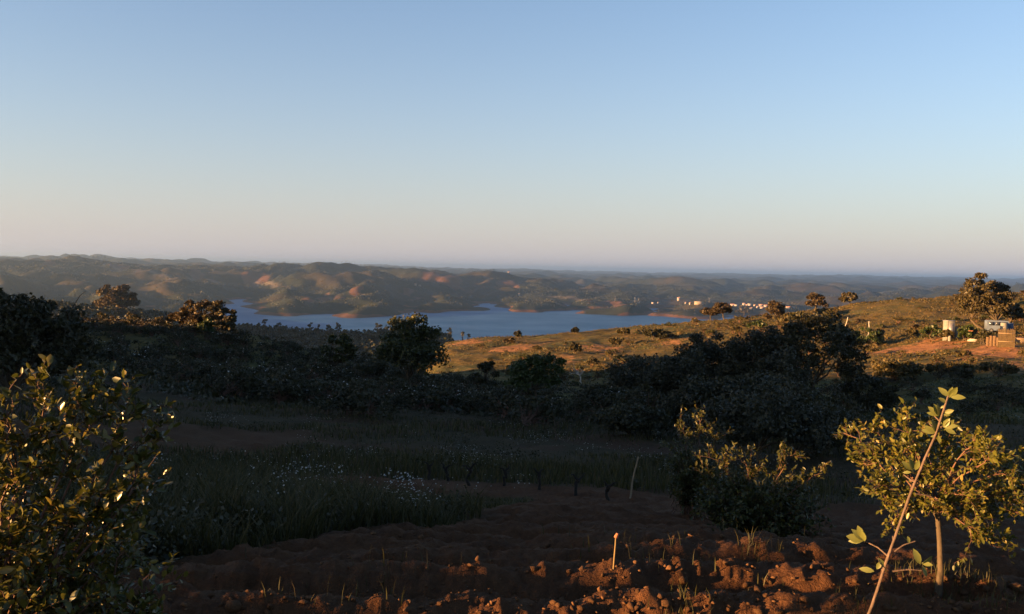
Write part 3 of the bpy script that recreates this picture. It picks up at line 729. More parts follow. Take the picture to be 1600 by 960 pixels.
for k, (px, yt, yb, w, mt, lb) in enumerate([
    (1330, 517, 541, 30, 'leaf_green', 'low green citrus bush beside the thin leaning pole'),
    (1357, 511, 543, 34, 'leaf_green', 'bright green citrus bush under the short white post'),
    (1369, 512, 540, 24, 'leaf_dark', 'dark green bush touching the bright citrus bush'),
    (1424, 512, 527, 20, 'leaf_scrub', 'yellowish bush at the left end of the hedge row by the white shed'),
    (1446, 508, 530, 26, 'leaf_scrub', 'golden bush in the hedge row left of the white shed'),
    (1459, 507, 531, 30, 'leaf_green', 'green bush touching the white shed on its left'),
    (1481, 514, 533, 20, 'leaf_scrub', 'yellow-green bush in front of the white shed'),
    (1508, 509, 533, 34, 'leaf_green', 'round green bush between the white shed and the largest oak'),
    (1536, 514, 538, 24, 'leaf_dark', 'dark green bush just left of the pale block pile'),
    (1022, 513, 533, 36, 'leaf_dark', 'dark round bush high on the sunlit hillside above the grove'),
    (1040, 518, 530, 26, 'leaf_dark', 'dark flat bush right beside the dark round bush on the hillside'),
    (962, 527, 541, 22, 'leaf_scrub', 'olive bush midway up the sunlit hillside'),
    (900, 535, 553, 24, 'leaf_scrub', 'brown-green bush left of the bleached dead tree on the slope'),
    (898, 512, 521, 12, 'leaf_dark', 'little dark bush standing on the lakeside rim of the hillside'),
    (809, 517, 530, 14, 'leaf_dark', 'little dark tree on the rim at the low end of the hillside'),
    (795, 528, 538, 20, 'leaf_rust', 'reddish bush at the low end of the sunlit hillside'),
    (975, 513, 524, 24, 'leaf_scrub', 'green bush near the top of the hillside below the lake'),
    (1185, 500, 516, 30, 'leaf_green', 'fresh green bush below the tall narrow brown oak'),
    (1230, 490, 508, 30, 'leaf_scrub', 'brown bush at the foot of the tall narrow brown oak'),
    (1290, 482, 494, 34, 'leaf_scrub', 'olive bush at the foot of the round reddish oak'),
    (1500, 572, 598, 40, 'leaf_dark', 'dark bush at the shadow line below the orange bank'),
    (1470, 560, 592, 60, 'leaf_scrub', 'broad olive bush below the orange bank'),
    (1560, 565, 590, 60, 'leaf_scrub', 'olive-brown bush at the right below the orange bank')]):
    plant('shrub', 'shrub', lb, px, yt, w, base=at(px, yb, 62), seed=100 + k, leaf_px=2.8, crown=(0.5, 0.5), mat=mt, nclump=22, nleaf=60, ntrunk=3)

# bleached dead tree and bare pruned tree
def bare_tree(name, g, h, label, mat, seed, tr, spread=0.4, n=9, forked=False):
    rs = np.random.default_rng(seed); b = MB(); br = MB()
    top = np.array([rs.normal() * .1 * h, 0, h * 0.55]); b.tube(limb(rs, [0, 0, -0.1], top, 6, .05), np.linspace(tr, tr * .6, 6), 7)
    for k in range(n):
        e = top + np.array([rs.normal() * spread * h, rs.normal() * spread * h, rs.uniform(0.05, 0.45) * h])
        p = limb(rs, top, e, 5, .1); br.tube(p, np.linspace(tr * .5, tr * .12, 5), 5)
        for _ in range(3):
            e2 = e + rs.normal(size=3) * 0.12 * h; br.tube(limb(rs, p[3], e2, 4, .1), np.linspace(tr * .2, tr * .06, 4), 4)
    root = empty(name, g, label, 'tree'); b.build('trunk', M[mat], root, True); br.build('branches', M[mat], root, True)
g = at(908, 604, 62); bare_tree('dead_tree', g, 30 / F_PX * math.hypot(g.x, g.y), 'bleached dead tree with a bare white trunk on the sunlit slope', 'deadwood', 5, 0.09, .25)
g = at(871, 690, 25); bare_tree('bare_tree', g, 36 / F_PX * math.hypot(g.x, g.y), 'small bare dark tree at the edge of the grass below the fresh green tree', 'bark', 8, 0.05, .35, 5)
g = at(1120, 700, 20); bare_tree('dead_tree', on(1122, 33), 2.2, 'grey leafless tree in front of the broad dark grove tree', 'bark', 9, 0.05, .4, 12)

# ------------------------------------------------------------------ cistus and scrub shrubs, individually placed
def shrub_protos(n, mat, seed, h=1.0, w=0.75, leaf=0.10, nclump=15, nleaf=44):
    out = []
    for k in range(n):
        t, c = plant_meshes(seed + k, h, w, h * 0.5, h * 0.5, leaf, nclump=nclump, nleaf=nleaf, trunk_r=0.03, mat=mat, ntrunk=2, bark='twig', clump_r=0.34, hollow=0.1)
        out.append((t, c))
    return out
def column(x, y):
    d = CAM_ROT.transposed() @ Vector((x, y, -10.0)); return 800 + F_PX * d.x / -d.z
def zone(x, y, zones):
    px = column(x, y)
    for lim, txt in zones:
        if px < lim: return txt
    return zones[-1][1]
RZ = [(200, 'in front of the lone rusty oak'), (300, 'left of the broad rust-brown thicket'), (400, 'below the broad rust-brown thicket'), (500, 'below the near shore pines'), (600, 'left of the golden-topped round oak'), (700, 'below the golden-topped round oak'), (9999, 'between the golden-topped oak and the fresh green tree')]
def ridge_label(x, y, s, i): return ('tall' if s > 1.3 else 'middling' if s > 1.05 else 'low') + ' dark rockrose ' + ('at the field edge ' if math.hypot(x, y) < 58 else 'midway up the slope ' if math.hypot(x, y) < 76 else 'high on the slope ') + zone(x, y, RZ)
def crest_label(x, y, s, i): return ('tall ' if s > 1.0 else 'low ') + ('rusty' if i % 5 < 3 else 'olive') + ' sunlit shrub on the left ridge ' + zone(x, y, [(150, 'beside the dark evergreen oak'), (210, 'at the foot of the lone rusty oak'), (270, 'right of the lone rusty oak'), (9999, 'in front of the broad thicket')])
def valley_label(x, y, s, i): return ('tall' if s > 1.2 else 'middling' if s > 0.95 else 'low') + ' dark shrub in the shaded valley bottom ' + zone(x, y, [(860, 'beneath the fresh green tree'), (960, 'left of the valley grove'), (1100, 'behind the leftmost grove tree'), (1310, 'beneath the tallest grove tree'), (1450, 'right of the valley grove'), (9999, 'behind the young tree')])
def hill_label(x, y, s, i):
    r = math.hypot(x, y); band = 'lower' if r < 135 else 'middle' if r < 190 else 'upper'
    return ('big ' if s > 1.35 else 'small ' if s < 0.9 else '') + ['olive', 'olive', 'olive', 'olive', 'olive', 'dark', 'dark', 'rusty'][i % 8] + ' shrub on the %s sunlit slope ' % band + zone(x, y, [(800, 'at its low left end'), (900, 'above the fresh green tree'), (1000, 'near the bleached dead tree'), (1120, 'above the leftmost grove tree'), (1250, 'below the ridge oaks'), (1400, 'around the citrus bushes'), (1500, 'near the white shed'), (9999, 'near the largest oak')])
def place_shrubs(name, spots, protos, label, group):
    for i, (x, y, s) in enumerate(spots):
        t, c = protos[i % len(protos)]
        lb = label(x, y, s, i) if callable(label) else label
        root = empty(name, (x, y, G(x, y) - 0.05), lb, 'shrub', group, rz=random.uniform(0, 6.28)); root.scale = (s, s, s * random.uniform(0.8, 1.15))
        obj('stem', t, root); obj('foliage', c, root)
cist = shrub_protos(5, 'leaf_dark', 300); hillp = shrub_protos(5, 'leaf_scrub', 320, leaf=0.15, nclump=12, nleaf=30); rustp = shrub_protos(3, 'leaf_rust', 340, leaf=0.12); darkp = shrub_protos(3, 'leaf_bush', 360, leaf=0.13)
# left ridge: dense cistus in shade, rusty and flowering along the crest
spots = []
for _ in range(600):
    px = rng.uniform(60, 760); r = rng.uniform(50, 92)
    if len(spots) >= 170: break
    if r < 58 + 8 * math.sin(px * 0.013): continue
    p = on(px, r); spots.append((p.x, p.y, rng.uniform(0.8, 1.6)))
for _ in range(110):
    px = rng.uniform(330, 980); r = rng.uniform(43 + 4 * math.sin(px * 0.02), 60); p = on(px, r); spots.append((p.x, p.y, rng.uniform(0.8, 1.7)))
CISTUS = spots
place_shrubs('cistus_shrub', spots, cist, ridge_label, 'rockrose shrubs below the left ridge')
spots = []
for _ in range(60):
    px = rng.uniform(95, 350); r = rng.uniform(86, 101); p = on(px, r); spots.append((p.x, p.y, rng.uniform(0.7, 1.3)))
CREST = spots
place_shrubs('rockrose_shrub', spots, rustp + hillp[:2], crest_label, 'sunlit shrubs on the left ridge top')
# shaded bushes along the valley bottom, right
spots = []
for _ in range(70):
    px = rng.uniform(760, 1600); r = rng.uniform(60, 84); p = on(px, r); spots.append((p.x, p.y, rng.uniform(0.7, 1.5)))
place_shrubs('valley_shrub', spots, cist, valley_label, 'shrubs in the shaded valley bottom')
def scrub_density(x, y):
    x = np.asarray(x, float); y = np.asarray(y, float); th = np.degrees(np.arctan2(x, y))
    return np.clip(0.42 + 0.9 * fbm(x / 34., y / 34., 94, 3) + 0.45 * sstep(15, 20, th) * sstep(135, 160, np.hypot(x, y)), 0.04, 1)
X_ = [(rng.uniform(930, 1330), rng.uniform(36, 58)) for _ in range(40)]
place_shrubs('valley_shrub', [(on(px, r).x, on(px, r).y, rng.uniform(0.8, 1.7)) for px, r in X_], cist, lambda x, y, s, i: ('tall' if s > 1.3 else 'middling' if s > 1.05 else 'low') + ' dark shrub filling the grove ' + zone(x, y, [(1040, 'at its left edge'), (1140, 'under its leftmost trees'), (1240, 'under its broad front tree'), (9999, 'under its tallest tree')]), 'shrubs filling the valley grove')
# sunlit hillside: 190 shrubs as things, the rest as scrub
spots = []
while len(spots) < 190:
    px = rng.uniform(690, 1660); r = rng.uniform(92, 235)
    if px < 760 and r < 140: continue
    p = on(px, r)
    if rng.uniform() > scrub_density([p.x], [p.y])[0]: continue
    if bare_bank(np.array([p.x]), np.array([p.y]))[0] > 0.35: continue
    spots.append((p.x, p.y, rng.uniform(0.6, 1.5) * (0.8 + r / 400)))
place_shrubs('hillside_shrub', spots, hillp + darkp[:2] + rustp[:1], hill_label, 'shrubs on the sunlit hillside')

def scatter_stuff(name, X, Y, S, mat, leaf, nl, seed, flat=0.6, label=None):
    """many small leafy clumps as one object"""
    rs = np.random.default_rng(seed); n = len(X); Z = hz(X, Y)
    C = np.stack([X, Y, Z], 1)
    P = rs.normal(size=(n, nl, 3)); P /= np.linalg.norm(P, axis=2)[..., None]; P *= (rs.uniform(0, 1, (n, nl)) ** 0.4)[..., None]
    P *= S[:, None, None] * np.array([1, 1, flat]); P[..., 2] = np.abs(P[..., 2])
    P = (P + C[:, None, :]).reshape(-1, 3)
    V, F = quads(P, 1.0, rs, 0.7)
    ctr = np.repeat(P, 4, axis=0); sz = np.repeat(np.repeat(S * leaf, nl), 4)[:, None]
    V = ctr + (V - ctr) * sz
    tag(obj(name, mesh_np(name, V, [F], False, mat)), kind='stuff')
def sector(n, px0, px1, r0, r1, rs):
    th = np.radians(rs.uniform(ptheta(px0), ptheta(px1), n)); r = np.sqrt(rs.uniform(r0 * r0, r1 * r1, n))
    return np.sin(th) * r, np.cos(th) * r
rs = np.random.default_rng(77)
X, Y = sector(13000, 690, 1680, 86, 250, rs)
k = rs.uniform(size=len(X)) < scrub_density(X, Y); X, Y = X[k], Y[k]
k = bare_bank(X, Y) + rs.normal(size=len(X)) * 0.15 < 0.32; X, Y = X[k], Y[k]
h_ = len(X) // 2
scatter_stuff('scrub', X[:h_], Y[:h_], rs.uniform(0.25, 0.75, h_), M['leaf_scrub'], 0.42, 14, 78)
scatter_stuff('dry_grass', X[h_:], Y[h_:], rs.uniform(0.2, 0.5, len(X) - h_), M['drygrass'], 0.6, 10, 79)
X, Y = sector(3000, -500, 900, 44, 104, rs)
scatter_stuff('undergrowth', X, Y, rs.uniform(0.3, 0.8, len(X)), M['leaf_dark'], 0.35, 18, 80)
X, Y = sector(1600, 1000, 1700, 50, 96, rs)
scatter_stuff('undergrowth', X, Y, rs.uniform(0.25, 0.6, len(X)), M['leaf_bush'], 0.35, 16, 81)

# ------------------------------------------------------------------ woods on the far slopes
def wood(name, X, Y, hgt, mat, seed, nl=14, narrow=0.38):
    rs = np.random.default_rng(seed); n = len(X); Z = hz(X, Y, False)
    t = rs.uniform(0.15, 1.0, (n, nl)); a = rs.uniform(0, 6.283, (n, nl)); rad = (np.sin(np.clip(t * 1.05, 0, 1) * math.pi) * 0.8 + 0.2) * narrow * rs.uniform(0.4, 1, (n, nl))
    P = np.stack([np.cos(a) * rad, np.sin(a) * rad, t], -1) * hgt[:, None, None] + np.stack([X, Y, Z], 1)[:, None, :]
    P = P.reshape(-1, 3); V, F = quads(P, 1.0, rs, 0.8)
    ctr = np.repeat(P, 4, axis=0); V = ctr + (V - ctr) * np.repeat(np.repeat(hgt * 0.36, nl), 4)[:, None]
    tag(obj(name, mesh_np(name, V, [F], False, mat)), kind='stuff')
X, Y = sector(4200, 360, 760, 640, 1000, rs)
k = (hz(X, Y, False) > LAKE + EYE + 12); X, Y = X[k], Y[k]
wood('pine_wood', X, Y, rs.uniform(3.5, 7.5, len(X)), M['leaf_pine'], 90, 16)
X, Y = sector(2800, 40, 340, 620, 1000, rs); wood('oak_wood', X, Y, rs.uniform(4, 8, len(X)), M['leaf_pine'], 91, 14, 0.5)
X, Y = sector(72000, -40, 1640, 2500, 6800, rs)
z_ = hz(X, Y, False); k = (z_ > LAKE + EYE + 12) & (far_wood(X, Y, z_) + rs.normal(size=len(X)) * 0.22 > 0.36) & (far_soil(X, Y, z_) < 0.35); X, Y = X[k], Y[k]
wood('distant_woods', X, Y, rs.uniform(5, 11, len(X)), M['leaf_pine'], 92, 4, 0.6)

# single trees seen against the lake on the near shore spur
for k, (px, yt, w) in enumerate([(413, 500, 7), (436, 505, 6), (484, 508, 8), (496, 509, 8), (512, 507, 10), (527, 507, 7), (590, 507, 10), (700, 515, 8), (722, 519, 7), (733, 522, 6)]):
    plant('pine_tree', 'tree', ('leftmost small dark pine standing against the water on the wooded spur' if k == 0 else '%s small dark pine from the left, against the water on the wooded spur' % ['', 'second', 'third', 'fourth', 'fifth', 'sixth', 'seventh', 'eighth', 'ninth', 'tenth'][k]), px, yt - 3, w + 3, r=790, seed=400 + k, leaf_px=2.0, group='pines along the near shore spur', crown=(0.6, 0.42), mat='leaf_pine', nclump=10, nleaf=20)

# ------------------------------------------------------------------ village and scattered farmhouses
def house(px, py, w_px, h_px, label, group=None, flat=False, mat='white', r=None, rz=0.0):
    p = hit(px, py, 2300) if r is None else on(px, r, py)
    r_ = math.hypot(p.x, p.y); w = w_px / F_PX * r_; h = max(2.6, h_px / F_PX * r_); d = min(max(w * 0.7, 6), 16)
    root = empty('house', p, label, 'house', group, rz=-math.atan2(p.x, p.y) + rz)
    b = MB(); b.box((0, 0, h / 2 - 2), (w, d, h + 4)); b.build('wall', M[mat], root)
    rb = MB()
    if flat:
        rb.box((0, 0, h + 0.15), (w * 1.02, d * 1.02, 0.3))
    else:
        e = 0.4; z0 = h + 0.003; z1 = h + d * 0.26; W, D = w / 2 + e, d / 2 + e
        V = [(-W, -D, z0), (W, -D, z0), (W, D, z0), (-W, D, z0), (-W, 0, z1), (W, 0, z1)]
        rb.add(V, [(0, 1, 5, 4), (2, 3, 4, 5), (3, 2, 1, 0)]); rb.add(V, [(0, 4, 3), (1, 2, 5)])
    rf = rb.build('roof', M['tile' if not flat else 'cream'], root)
    nwin = max(1, int(w // 4))
    for i in range(nwin):
        wb = MB(); wx = (i + 0.5) / nwin * w - w / 2; wb.box((wx, -d / 2 - 0.02, h * 0.55), (1.1, 0.08, 1.3)); wb.build('window', M['glass'], root)
    return root
V_ = 'houses of the white village across the lake'
house(1060, 470, 4.0, 4.5, 'white house alone on top of the hill above the far shore')
house(1071, 475, 2.2, 2, 'small white house on the slope right of the lone hilltop house')
house(1078, 475.5, 2.5, 2, 'small white house just left of the long pale building')
house(1092, 475, 14, 3.4, 'long pale building left of the white village', flat=True, mat='cream')
for px, py, w, h, fl in sorted([(1126, 477, 5, 1.8, 0), (1137, 477.5, 3, 2, 0), (1144, 478, 6, 2, 0), (1150, 478.5, 5, 2.2, 1), (1162, 477.5, 4, 3, 0), (1167, 479.5, 4, 3, 0), (1171, 478, 6, 3, 1), (1179, 478.5, 3, 2, 0),
                         (1188, 479, 6, 2.4, 0), (1196, 480, 5, 2.4, 0), (1190, 482.5, 5, 2, 0), (1173, 483, 4, 2, 0), (1183, 481, 3, 2, 0), (1207, 478.5, 3, 3.4, 0), (1209, 481, 4, 2.2, 0), (1231, 482, 6, 2, 0), (1240, 482, 4, 2, 0)]):
    nv = globals().get('nv', 0) + 1; house(px, py, w, h, '%s white house of the village, counted from the left, behind the ridge oaks' % ['first', 'second', 'third', 'fourth', 'fifth', 'sixth', 'seventh', 'eighth', 'ninth', 'tenth', 'eleventh', 'twelfth', 'thirteenth', 'fourteenth', 'fifteenth', 'sixteenth', 'seventeenth'][nv - 1], V_, bool(fl))
house(998, 474.5, 3.5, 2.4, 'white farmhouse on the far shore below the twin masts'); house(1020, 474.5, 4, 1.8, 'low white farm building on the far shore left of the lone hilltop house', flat=True)
house(1028, 474.5, 2, 1.8, 'tiny white house beside the low farm building on the far shore')
house(811, 462, 2.6, 2.6, 'white house on the wooded slope right of the larger orange bank'); house(649, 446.5, 3.5, 2.4, 'farmhouse at the left tip of the larger orange bank', mat='cream'); house(656, 447.5, 4, 1.6, 'low shed beside the farmhouse at the orange bank', flat=True, mat='cream')
house(795, 426, 4, 2.4, 'white building on the skyline ridge in the middle', r=5150); house(93, 408.5, 4, 2, 'white building high on the far left plateau', r=8200); house(119, 409.5, 6, 1.6, 'low pale building on the far left plateau', r=8300, flat=True)
house(1142, 441, 4, 2, 'white house far off on the blue plateau', r=8200); house(985, 443, 4, 1.6, 'pale building on the middle plateau', r=7200)
# masts and pylons on the far side
def mast(px, py, h_px, label, r=None, arms=0):
    p = hit(px, py, 2300) if r is None else on(px, r, py)
    r_ = math.hypot(p.x, p.y); h = h_px / F_PX * r_
    root = empty('mast', p, label, 'mast'); b = MB()
    for sx, sy in ((-1, -1), (1, -1), (1, 1), (-1, 1)):
        b.tube([(sx * h * .06, sy * h * .06, -2), (sx * h * .012, sy * h * .012, h)], [0.2, 0.14], 4)
    for t in np.linspace(0.1, 0.95, 8):
        w = h * (.06 + (.012 - .06) * t); b.box((0, 0, h * t), (2 * w + .3, 2 * w + .3, .22))
    b.build('lattice_tower', M['steel'], root)
    c = MB()
    for a in range(max(1, arms)): c.box((0, 0, h * (0.97 - 0.12 * a)), (h * .22, .5, .5))
    c.build('crossarm', M['steel'], root)
mast(961, 471, 8, 'thin lattice pylon on the far shore left of the farmhouse', arms=2); mast(992, 474, 9, 'left mast of the pair by the far shore farmhouse', arms=2); mast(997.5, 474, 7, 'right shorter mast of the pair by the far shore farmhouse', arms=1)
mast(770, 423, 12, 'tall mast on the skyline ridge in the middle', r=5300); mast(1108, 473, 7, 'slim pylon behind the long pale building', arms=2)
for k, px in enumerate([122, 145, 150, 153, 158, 163]):
    plant('skyline_tree', 'tree', ('leftmost tiny tree standing out on the far left skyline' if k == 0 else '%s tiny tree from the left standing out on the far left skyline' % ['', 'second', 'third', 'fourth', 'fifth', 'sixth'][k]), px, 399.5, 5, r=9500, seed=450 + k, group='trees on the far left skyline', leaf_px=1.6, crown=(0.6, 0.42), mat='leaf_pine', nclump=8, nleaf=12)

# ------------------------------------------------------------------ the smallholding under the largest oak
def frame_at(px, py, rmin=80):
    p = at(px, py, rmin); r = math.hypot(p.x, p.y); return p, r / F_PX, -math.atan2(p.x, p.y)
p, u, rz = frame_at(1482, 531)
root = empty('shed', p, 'small white metal shed standing in the hedge row on the right hillside', 'shed', rz=rz)
w, d, h = 15 * u, 1.3, 26 * u
b = MB(); b.box((0, 0, h / 2 - .1), (w, d, h + .2)); b.build('wall', M['shed'], root)
b = MB(); b.box((0, 0, h + .05), (w * 1.08, d * 1.1, .08)); b.build('roof', M['metal'], root)
b = MB(); b.box((w * .18, -d / 2 - .03, h * .45), (w * .4, .06, h * .85)); dr = b.build('door', M['metal'], root)
b = MB(); b.box((w * .05, -d / 2 - .08, h * .5), (.04, .05, .14)); b.build('handle', M['black'], dr)
b = MB(); b.box((-w * .12, -d / 2 - .03, h * .5), (.07, .06, h)); b.build('post', M['cream'], root)
# van
p, u, rz = frame_at(1559, 520)
root = empty('van', p, 'pale blue-grey van parked under the largest oak on the right', 'van', rz=rz + 0.25)
Lv, Wv, Hv = 3.6, 1.6, 1.9
prof = [(-.5, .16), (.5, .16), (.5, .52), (.44, .58), (.36, .97), (.30, 1.0), (-.47, 1.0), (-.5, .94)]
V = [(x * Lv, -Wv / 2, z * Hv) for x, z in prof] + [(x * Lv, Wv / 2, z * Hv) for x, z in prof]; n = len(prof)
b = MB(); b.add(V, [(i, (i + 1) % n, n + (i + 1) % n, n + i)[::-1] for i in range(n)])
c0 = np.array([[0, -Wv / 2, .6 * Hv], [0, Wv / 2, .6 * Hv]]); b.add(np.vstack([V, c0]), [(2 * n, (i + 1) % n, i)[::-1] for i in range(n)] + [(2 * n + 1, n + i, n + (i + 1) % n)[::-1] for i in range(n)])
b.build('body', M['van'], root)
for x0, x1 in ((-.42, -.2), (-.17, .05), (.08, .33)):
    b = MB(); b.box(((x0 + x1) / 2 * Lv, -Wv / 2 - .01, .74 * Hv), ((x1 - x0) * Lv, .04, .3 * Hv)); b.build('window', M['glass'], root)
b = MB(); b.add([(.37 * Lv, -.68, .94 * Hv), (.37 * Lv, .68, .94 * Hv), (.455 * Lv, .7, .6 * Hv), (.455 * Lv, -.7, .6 * Hv)], [(0, 1, 2, 3)]); b.build('windscreen', M['glass'], root)
for x in (-.32, .32):
    for y in (-1, 1):
        b = MB(); b.tube([(x * Lv, y * (Wv / 2 - .2), .3), (x * Lv, y * (Wv / 2 + .03), .3)], .31, 14); wl = b.build('wheel', M['black'], root)
        b = MB(); b.tube([(x * Lv, y * (Wv / 2 + .03), .3), (x * Lv, y * (Wv / 2 + .05), .3)], .17, 10); b.build('rim', M['metal'], wl)
for y in (-.55, .55):
    b = MB(); b.box((Lv / 2 + .01, y, .46 * Hv), (.06, .28, .18)); b.build('headlight', M['white'], root)
b = MB(); b.box((Lv / 2 + .03, 0, .24 * Hv), (.12, Wv, .2)); b.build('bumper', M['black'], root)
# white tank, blue barrel, barrels
def barrel(px, py, w_px, h_px, mat, label):
    p, u, rz = frame_at(px, py); root = empty('barrel', p, label, 'barrel'); r = w_px * u / 2; h = h_px * u
    b = MB(); b.tube([(0, 0, -.05), (0, 0, h * .05), (0, 0, h * .3), (0, 0, h * .5), (0, 0, h * .7), (0, 0, h)], [r * .92, r * .95, r, r * 1.03, r, r * .94], 16); b.build('drum', M[mat], root, True)
    b = MB(); b.tube([(0, 0, h * .97), (0, 0, h * 1.04)], [r * .98, r * .98], 16); b.build('lid', M[mat], root)
barrel(1568, 524, 9, 16, 'shed', 'cream water tank beside the right end of the van'); barrel(1578, 523, 8, 15, 'blue', 'dark blue barrel at the right of the cream water tank')
barrel(1493, 528, 5, 14, 'shed', 'white round-topped drum right of the white shed'); barrel(1483.5, 533, 4, 8, 'shed', 'small white drum low in front of the white shed')
# block pile (pieces as parts), reed screen, boards
p, u, rz = frame_at(1551, 541); root = empty('block_pile', p, 'stack of pale clay blocks left of the reed screen', 'block pile', rz=rz)
bm_ = MB(); bm_.box((0, 0, 0), (.38, .5, .19)); bme = bm_.mesh('block', M['block'])
for kz in range(7):
    for kx in range(4):
        if kz == 6 and kx in (0, 3): continue
        o = obj('block', bme, root, ((kx - 1.5) * .395 + random.uniform(-.02, .02), random.uniform(-.03, .03), .1 + kz * .195)); o.rotation_euler = (0, 0, random.uniform(-.05, .05))
p, u, rz = frame_at(1572, 543); root = empty('reed_screen', p, 'upright tan reed screen in front of the van and barrels', 'screen', rz=rz)
w, h = 20 * u, 25 * u
for k in range(26):
    b = MB(); x = (k / 25 - .5) * w; hh = h * random.uniform(.92, 1.05); b.tube([(x, random.uniform(-.02, .02), -.1), (x + random.uniform(-.03, .03), 0, hh)], [.045, .035], 5); b.build('reed', M['straw'], root)
b = MB(); b.box((0, -.06, h * .3), (w, .05, .07)); b.box((0, -.06, h * .75), (w, .05, .07)); b.build('rail', M['wood'], root)
for k, (px, py, w_, n, mat, lb) in enumerate([(1524, 522, 14, 4, 'rust', 'rusty red boards stacked under the largest oak'), (1522, 534, 14, 3, 'deadwood', 'bleached planks lying on the bank left of the dark green bush'), (1592, 536, 22, 5, 'wood', 'weathered planks stacked at the far right edge beyond the reed screen')]):
    p, u, rz = frame_at(px, py); root = empty('plank_stack', p, lb, 'plank stack', rz=rz)
    for j in range(n * 2):
        b = MB(); b.box(((random.uniform(-.2, .2)), (j % 2 - .5) * .32, .06 + (j // 2) * .13), (w_ * u * random.uniform(.8, 1), .28, .09), random.uniform(-.06, .06)); b.build('plank', M[mat], root)
def post(px, y0, y1, label, name='post', mat='wood', rad=.03, lean=0.0, rmin=60, r=None, tip=False):
    p = at(px, y1, rmin) if r is None else on(px, r, y1); r_ = math.hypot(p.x, p.y); h = (y1 - y0) / F_PX * r_
    root = empty(name, p, label, 'post' if name == 'post' else 'stake')
    rs_ = np.random.default_rng(int(px)); pts = limb(rs_, (0, 0, -.15), (lean * h, 0, h), 6, .008); b = MB(); b.tube(pts, np.linspace(rad * 1.1, rad * .85, 6), 7); b.build('shaft', M[mat], root, True)
    b = MB()
    if tip:
        b.tube([pts[-1] - np.array([0, 0, h * .06]), pts[-1] + np.array([0.01, 0, 0.012])], [rad * 2.6, rad * 1.6], 7); b.tube([pts[-1], pts[-1] + np.array([.02, 0, h * .05])], [rad * 1.4, rad * .5], 5); b.build('knotted_tie', M['rust'], root)
    else:
        b.tube([pts[-1] - np.array([0, 0, .02]), pts[-1] + np.array([0, 0, .02])], [rad * 1.02, rad * .5], 7); b.build('cap', M[mat], root)
post(1316, 498, 530, 'thin pale leaning pole beside the low citrus bush', mat='deadwood', rad=.06, lean=.22); post(1357, 504, 526, 'short white post above the bright citrus bush', mat='white', rad=.09)
post(557, 668, 731, 'dark upright stake at the left end of the vine row', 'stake', 'bark', .02, .03, 12); post(983, 715, 779, 'pale stake leaning right at the right end of the vine row', 'stake', 'wood', .018, .19, 12)
post(957, 836, 892, 'short yellow cane with a knotted tie stuck in the tilled soil', 'stake', 'cane', .005, .07, 4, tip=True)

# ------------------------------------------------------------------ vine row
ORD = ['leftmost', 'second', 'third', 'fourth', 'fifth', 'sixth', 'seventh', 'eighth', 'ninth', 'tenth']
def vine(px, yb, h_px, seed):
    p = at(px, yb, 12); r = math.hypot(p.x, p.y); h = h_px / F_PX * r; rs_ = np.random.default_rng(seed)
    root = empty('vine_stump', p, ('leftmost pruned vine stump of the row along the grass edge' if seed == 500 else '%s pruned vine stump from the left in the row along the grass edge' % ORD[seed - 500]), 'vine', 'pruned vines in the row'); b = MB()
    top = np.array([rs_.normal() * .05, 0, h * .7]); b.tube(limb(rs_, (0, 0, -.1), top, 6, .09), [.045, .04, .035, .035, .04, .05], 7); b.build('trunk', M['vine'], root, True)
    for s in (-1, 1):
        b = MB(); b.tube(limb(rs_, top, top + np.array([s * rs_.uniform(.1, .2), rs_.normal() * .05, h * rs_.uniform(.2, .4)]), 5, .1), [.03, .025, .022, .016, .01], 6); b.build('arm', M['vine'], root, True)
for k, (px, yb, h) in enumerate([(668, 748, 26), (700, 750, 26), (733, 755, 30), (788, 757, 28), (842, 765, 30), (899, 773, 32), (949, 779, 26)]): vine(px, yb, h, 500 + k)

# ------------------------------------------------------------------ clods and stones on the tilled soil
def lumps(rs, n_pts=26):
    """broken clod: the hull of scattered points, so its faces and edges are flat and sharp"""
    import bmesh
    bm = bmesh.new(); P = rs.normal(size=(n_pts, 3)); P /= np.linalg.norm(P, axis=1)[:, None]; P *= rs.uniform(.62, 1.0, (n_pts, 1)); P *= np.array([1.0, rs.uniform(.6, .95), rs.uniform(.45, .75)])
    for p in P: bm.verts.new(p)
    r = bmesh.ops.convex_hull(bm, input=bm.verts[:]); bmesh.ops.delete(bm, geom=[g for g in r['geom_interior'] if isinstance(g, bmesh.types.BMVert)], context='VERTS')
    bm.verts.ensure_lookup_table(); bm.verts.index_update(); V = np.array([v.co[:] for v in bm.verts]); F = np.array([[v.index for v in f.verts] for f in bm.faces if len(f.verts) == 3]); bm.free(); return V, F
protos = []
for k in range(12):
    V, F = lumps(np.random.default_rng(600 + k), 30); protos.append(mesh_np('clod', V, [F], False, M['clod']))
rs = np.random.default_rng(610); n = 0
def clod(x, y, s, label, group):
    o = obj('earth_clod', protos[rs.integers(0, 12)], None, (x, y, G(x, y) + s * .12)); o.scale = (s, s, s); o.rotation_euler = (rs.normal() * .4, rs.normal() * .4, rs.uniform(0, 6.28)); tag(o, label, 'clod', group); return o
named = [(365, 952, 42, 'largest reddish earth clod, lit orange, at the bottom edge right of the big bush'), (1068, 914, 30, 'long flat sunlit clod right of the yellow cane'), (1062, 937, 14, 'upright orange clod near the clump of grass at the bottom'),
         (1285, 887, 16, 'round orange clod lying on the furrow left of the young tree'), (1592, 922, 36, 'big orange clod at the right edge beneath the young tree'), (1540, 925, 22, 'rounded clod right of the young tree trunk'), (1000, 952, 24, 'pale orange clod topmost of the heap at the bottom centre')]
for px, py, w, lb in named:
    p = hit(px, py, 2.5); clod(p.x, p.y, w / F_PX * p.length * .42, lb, None)
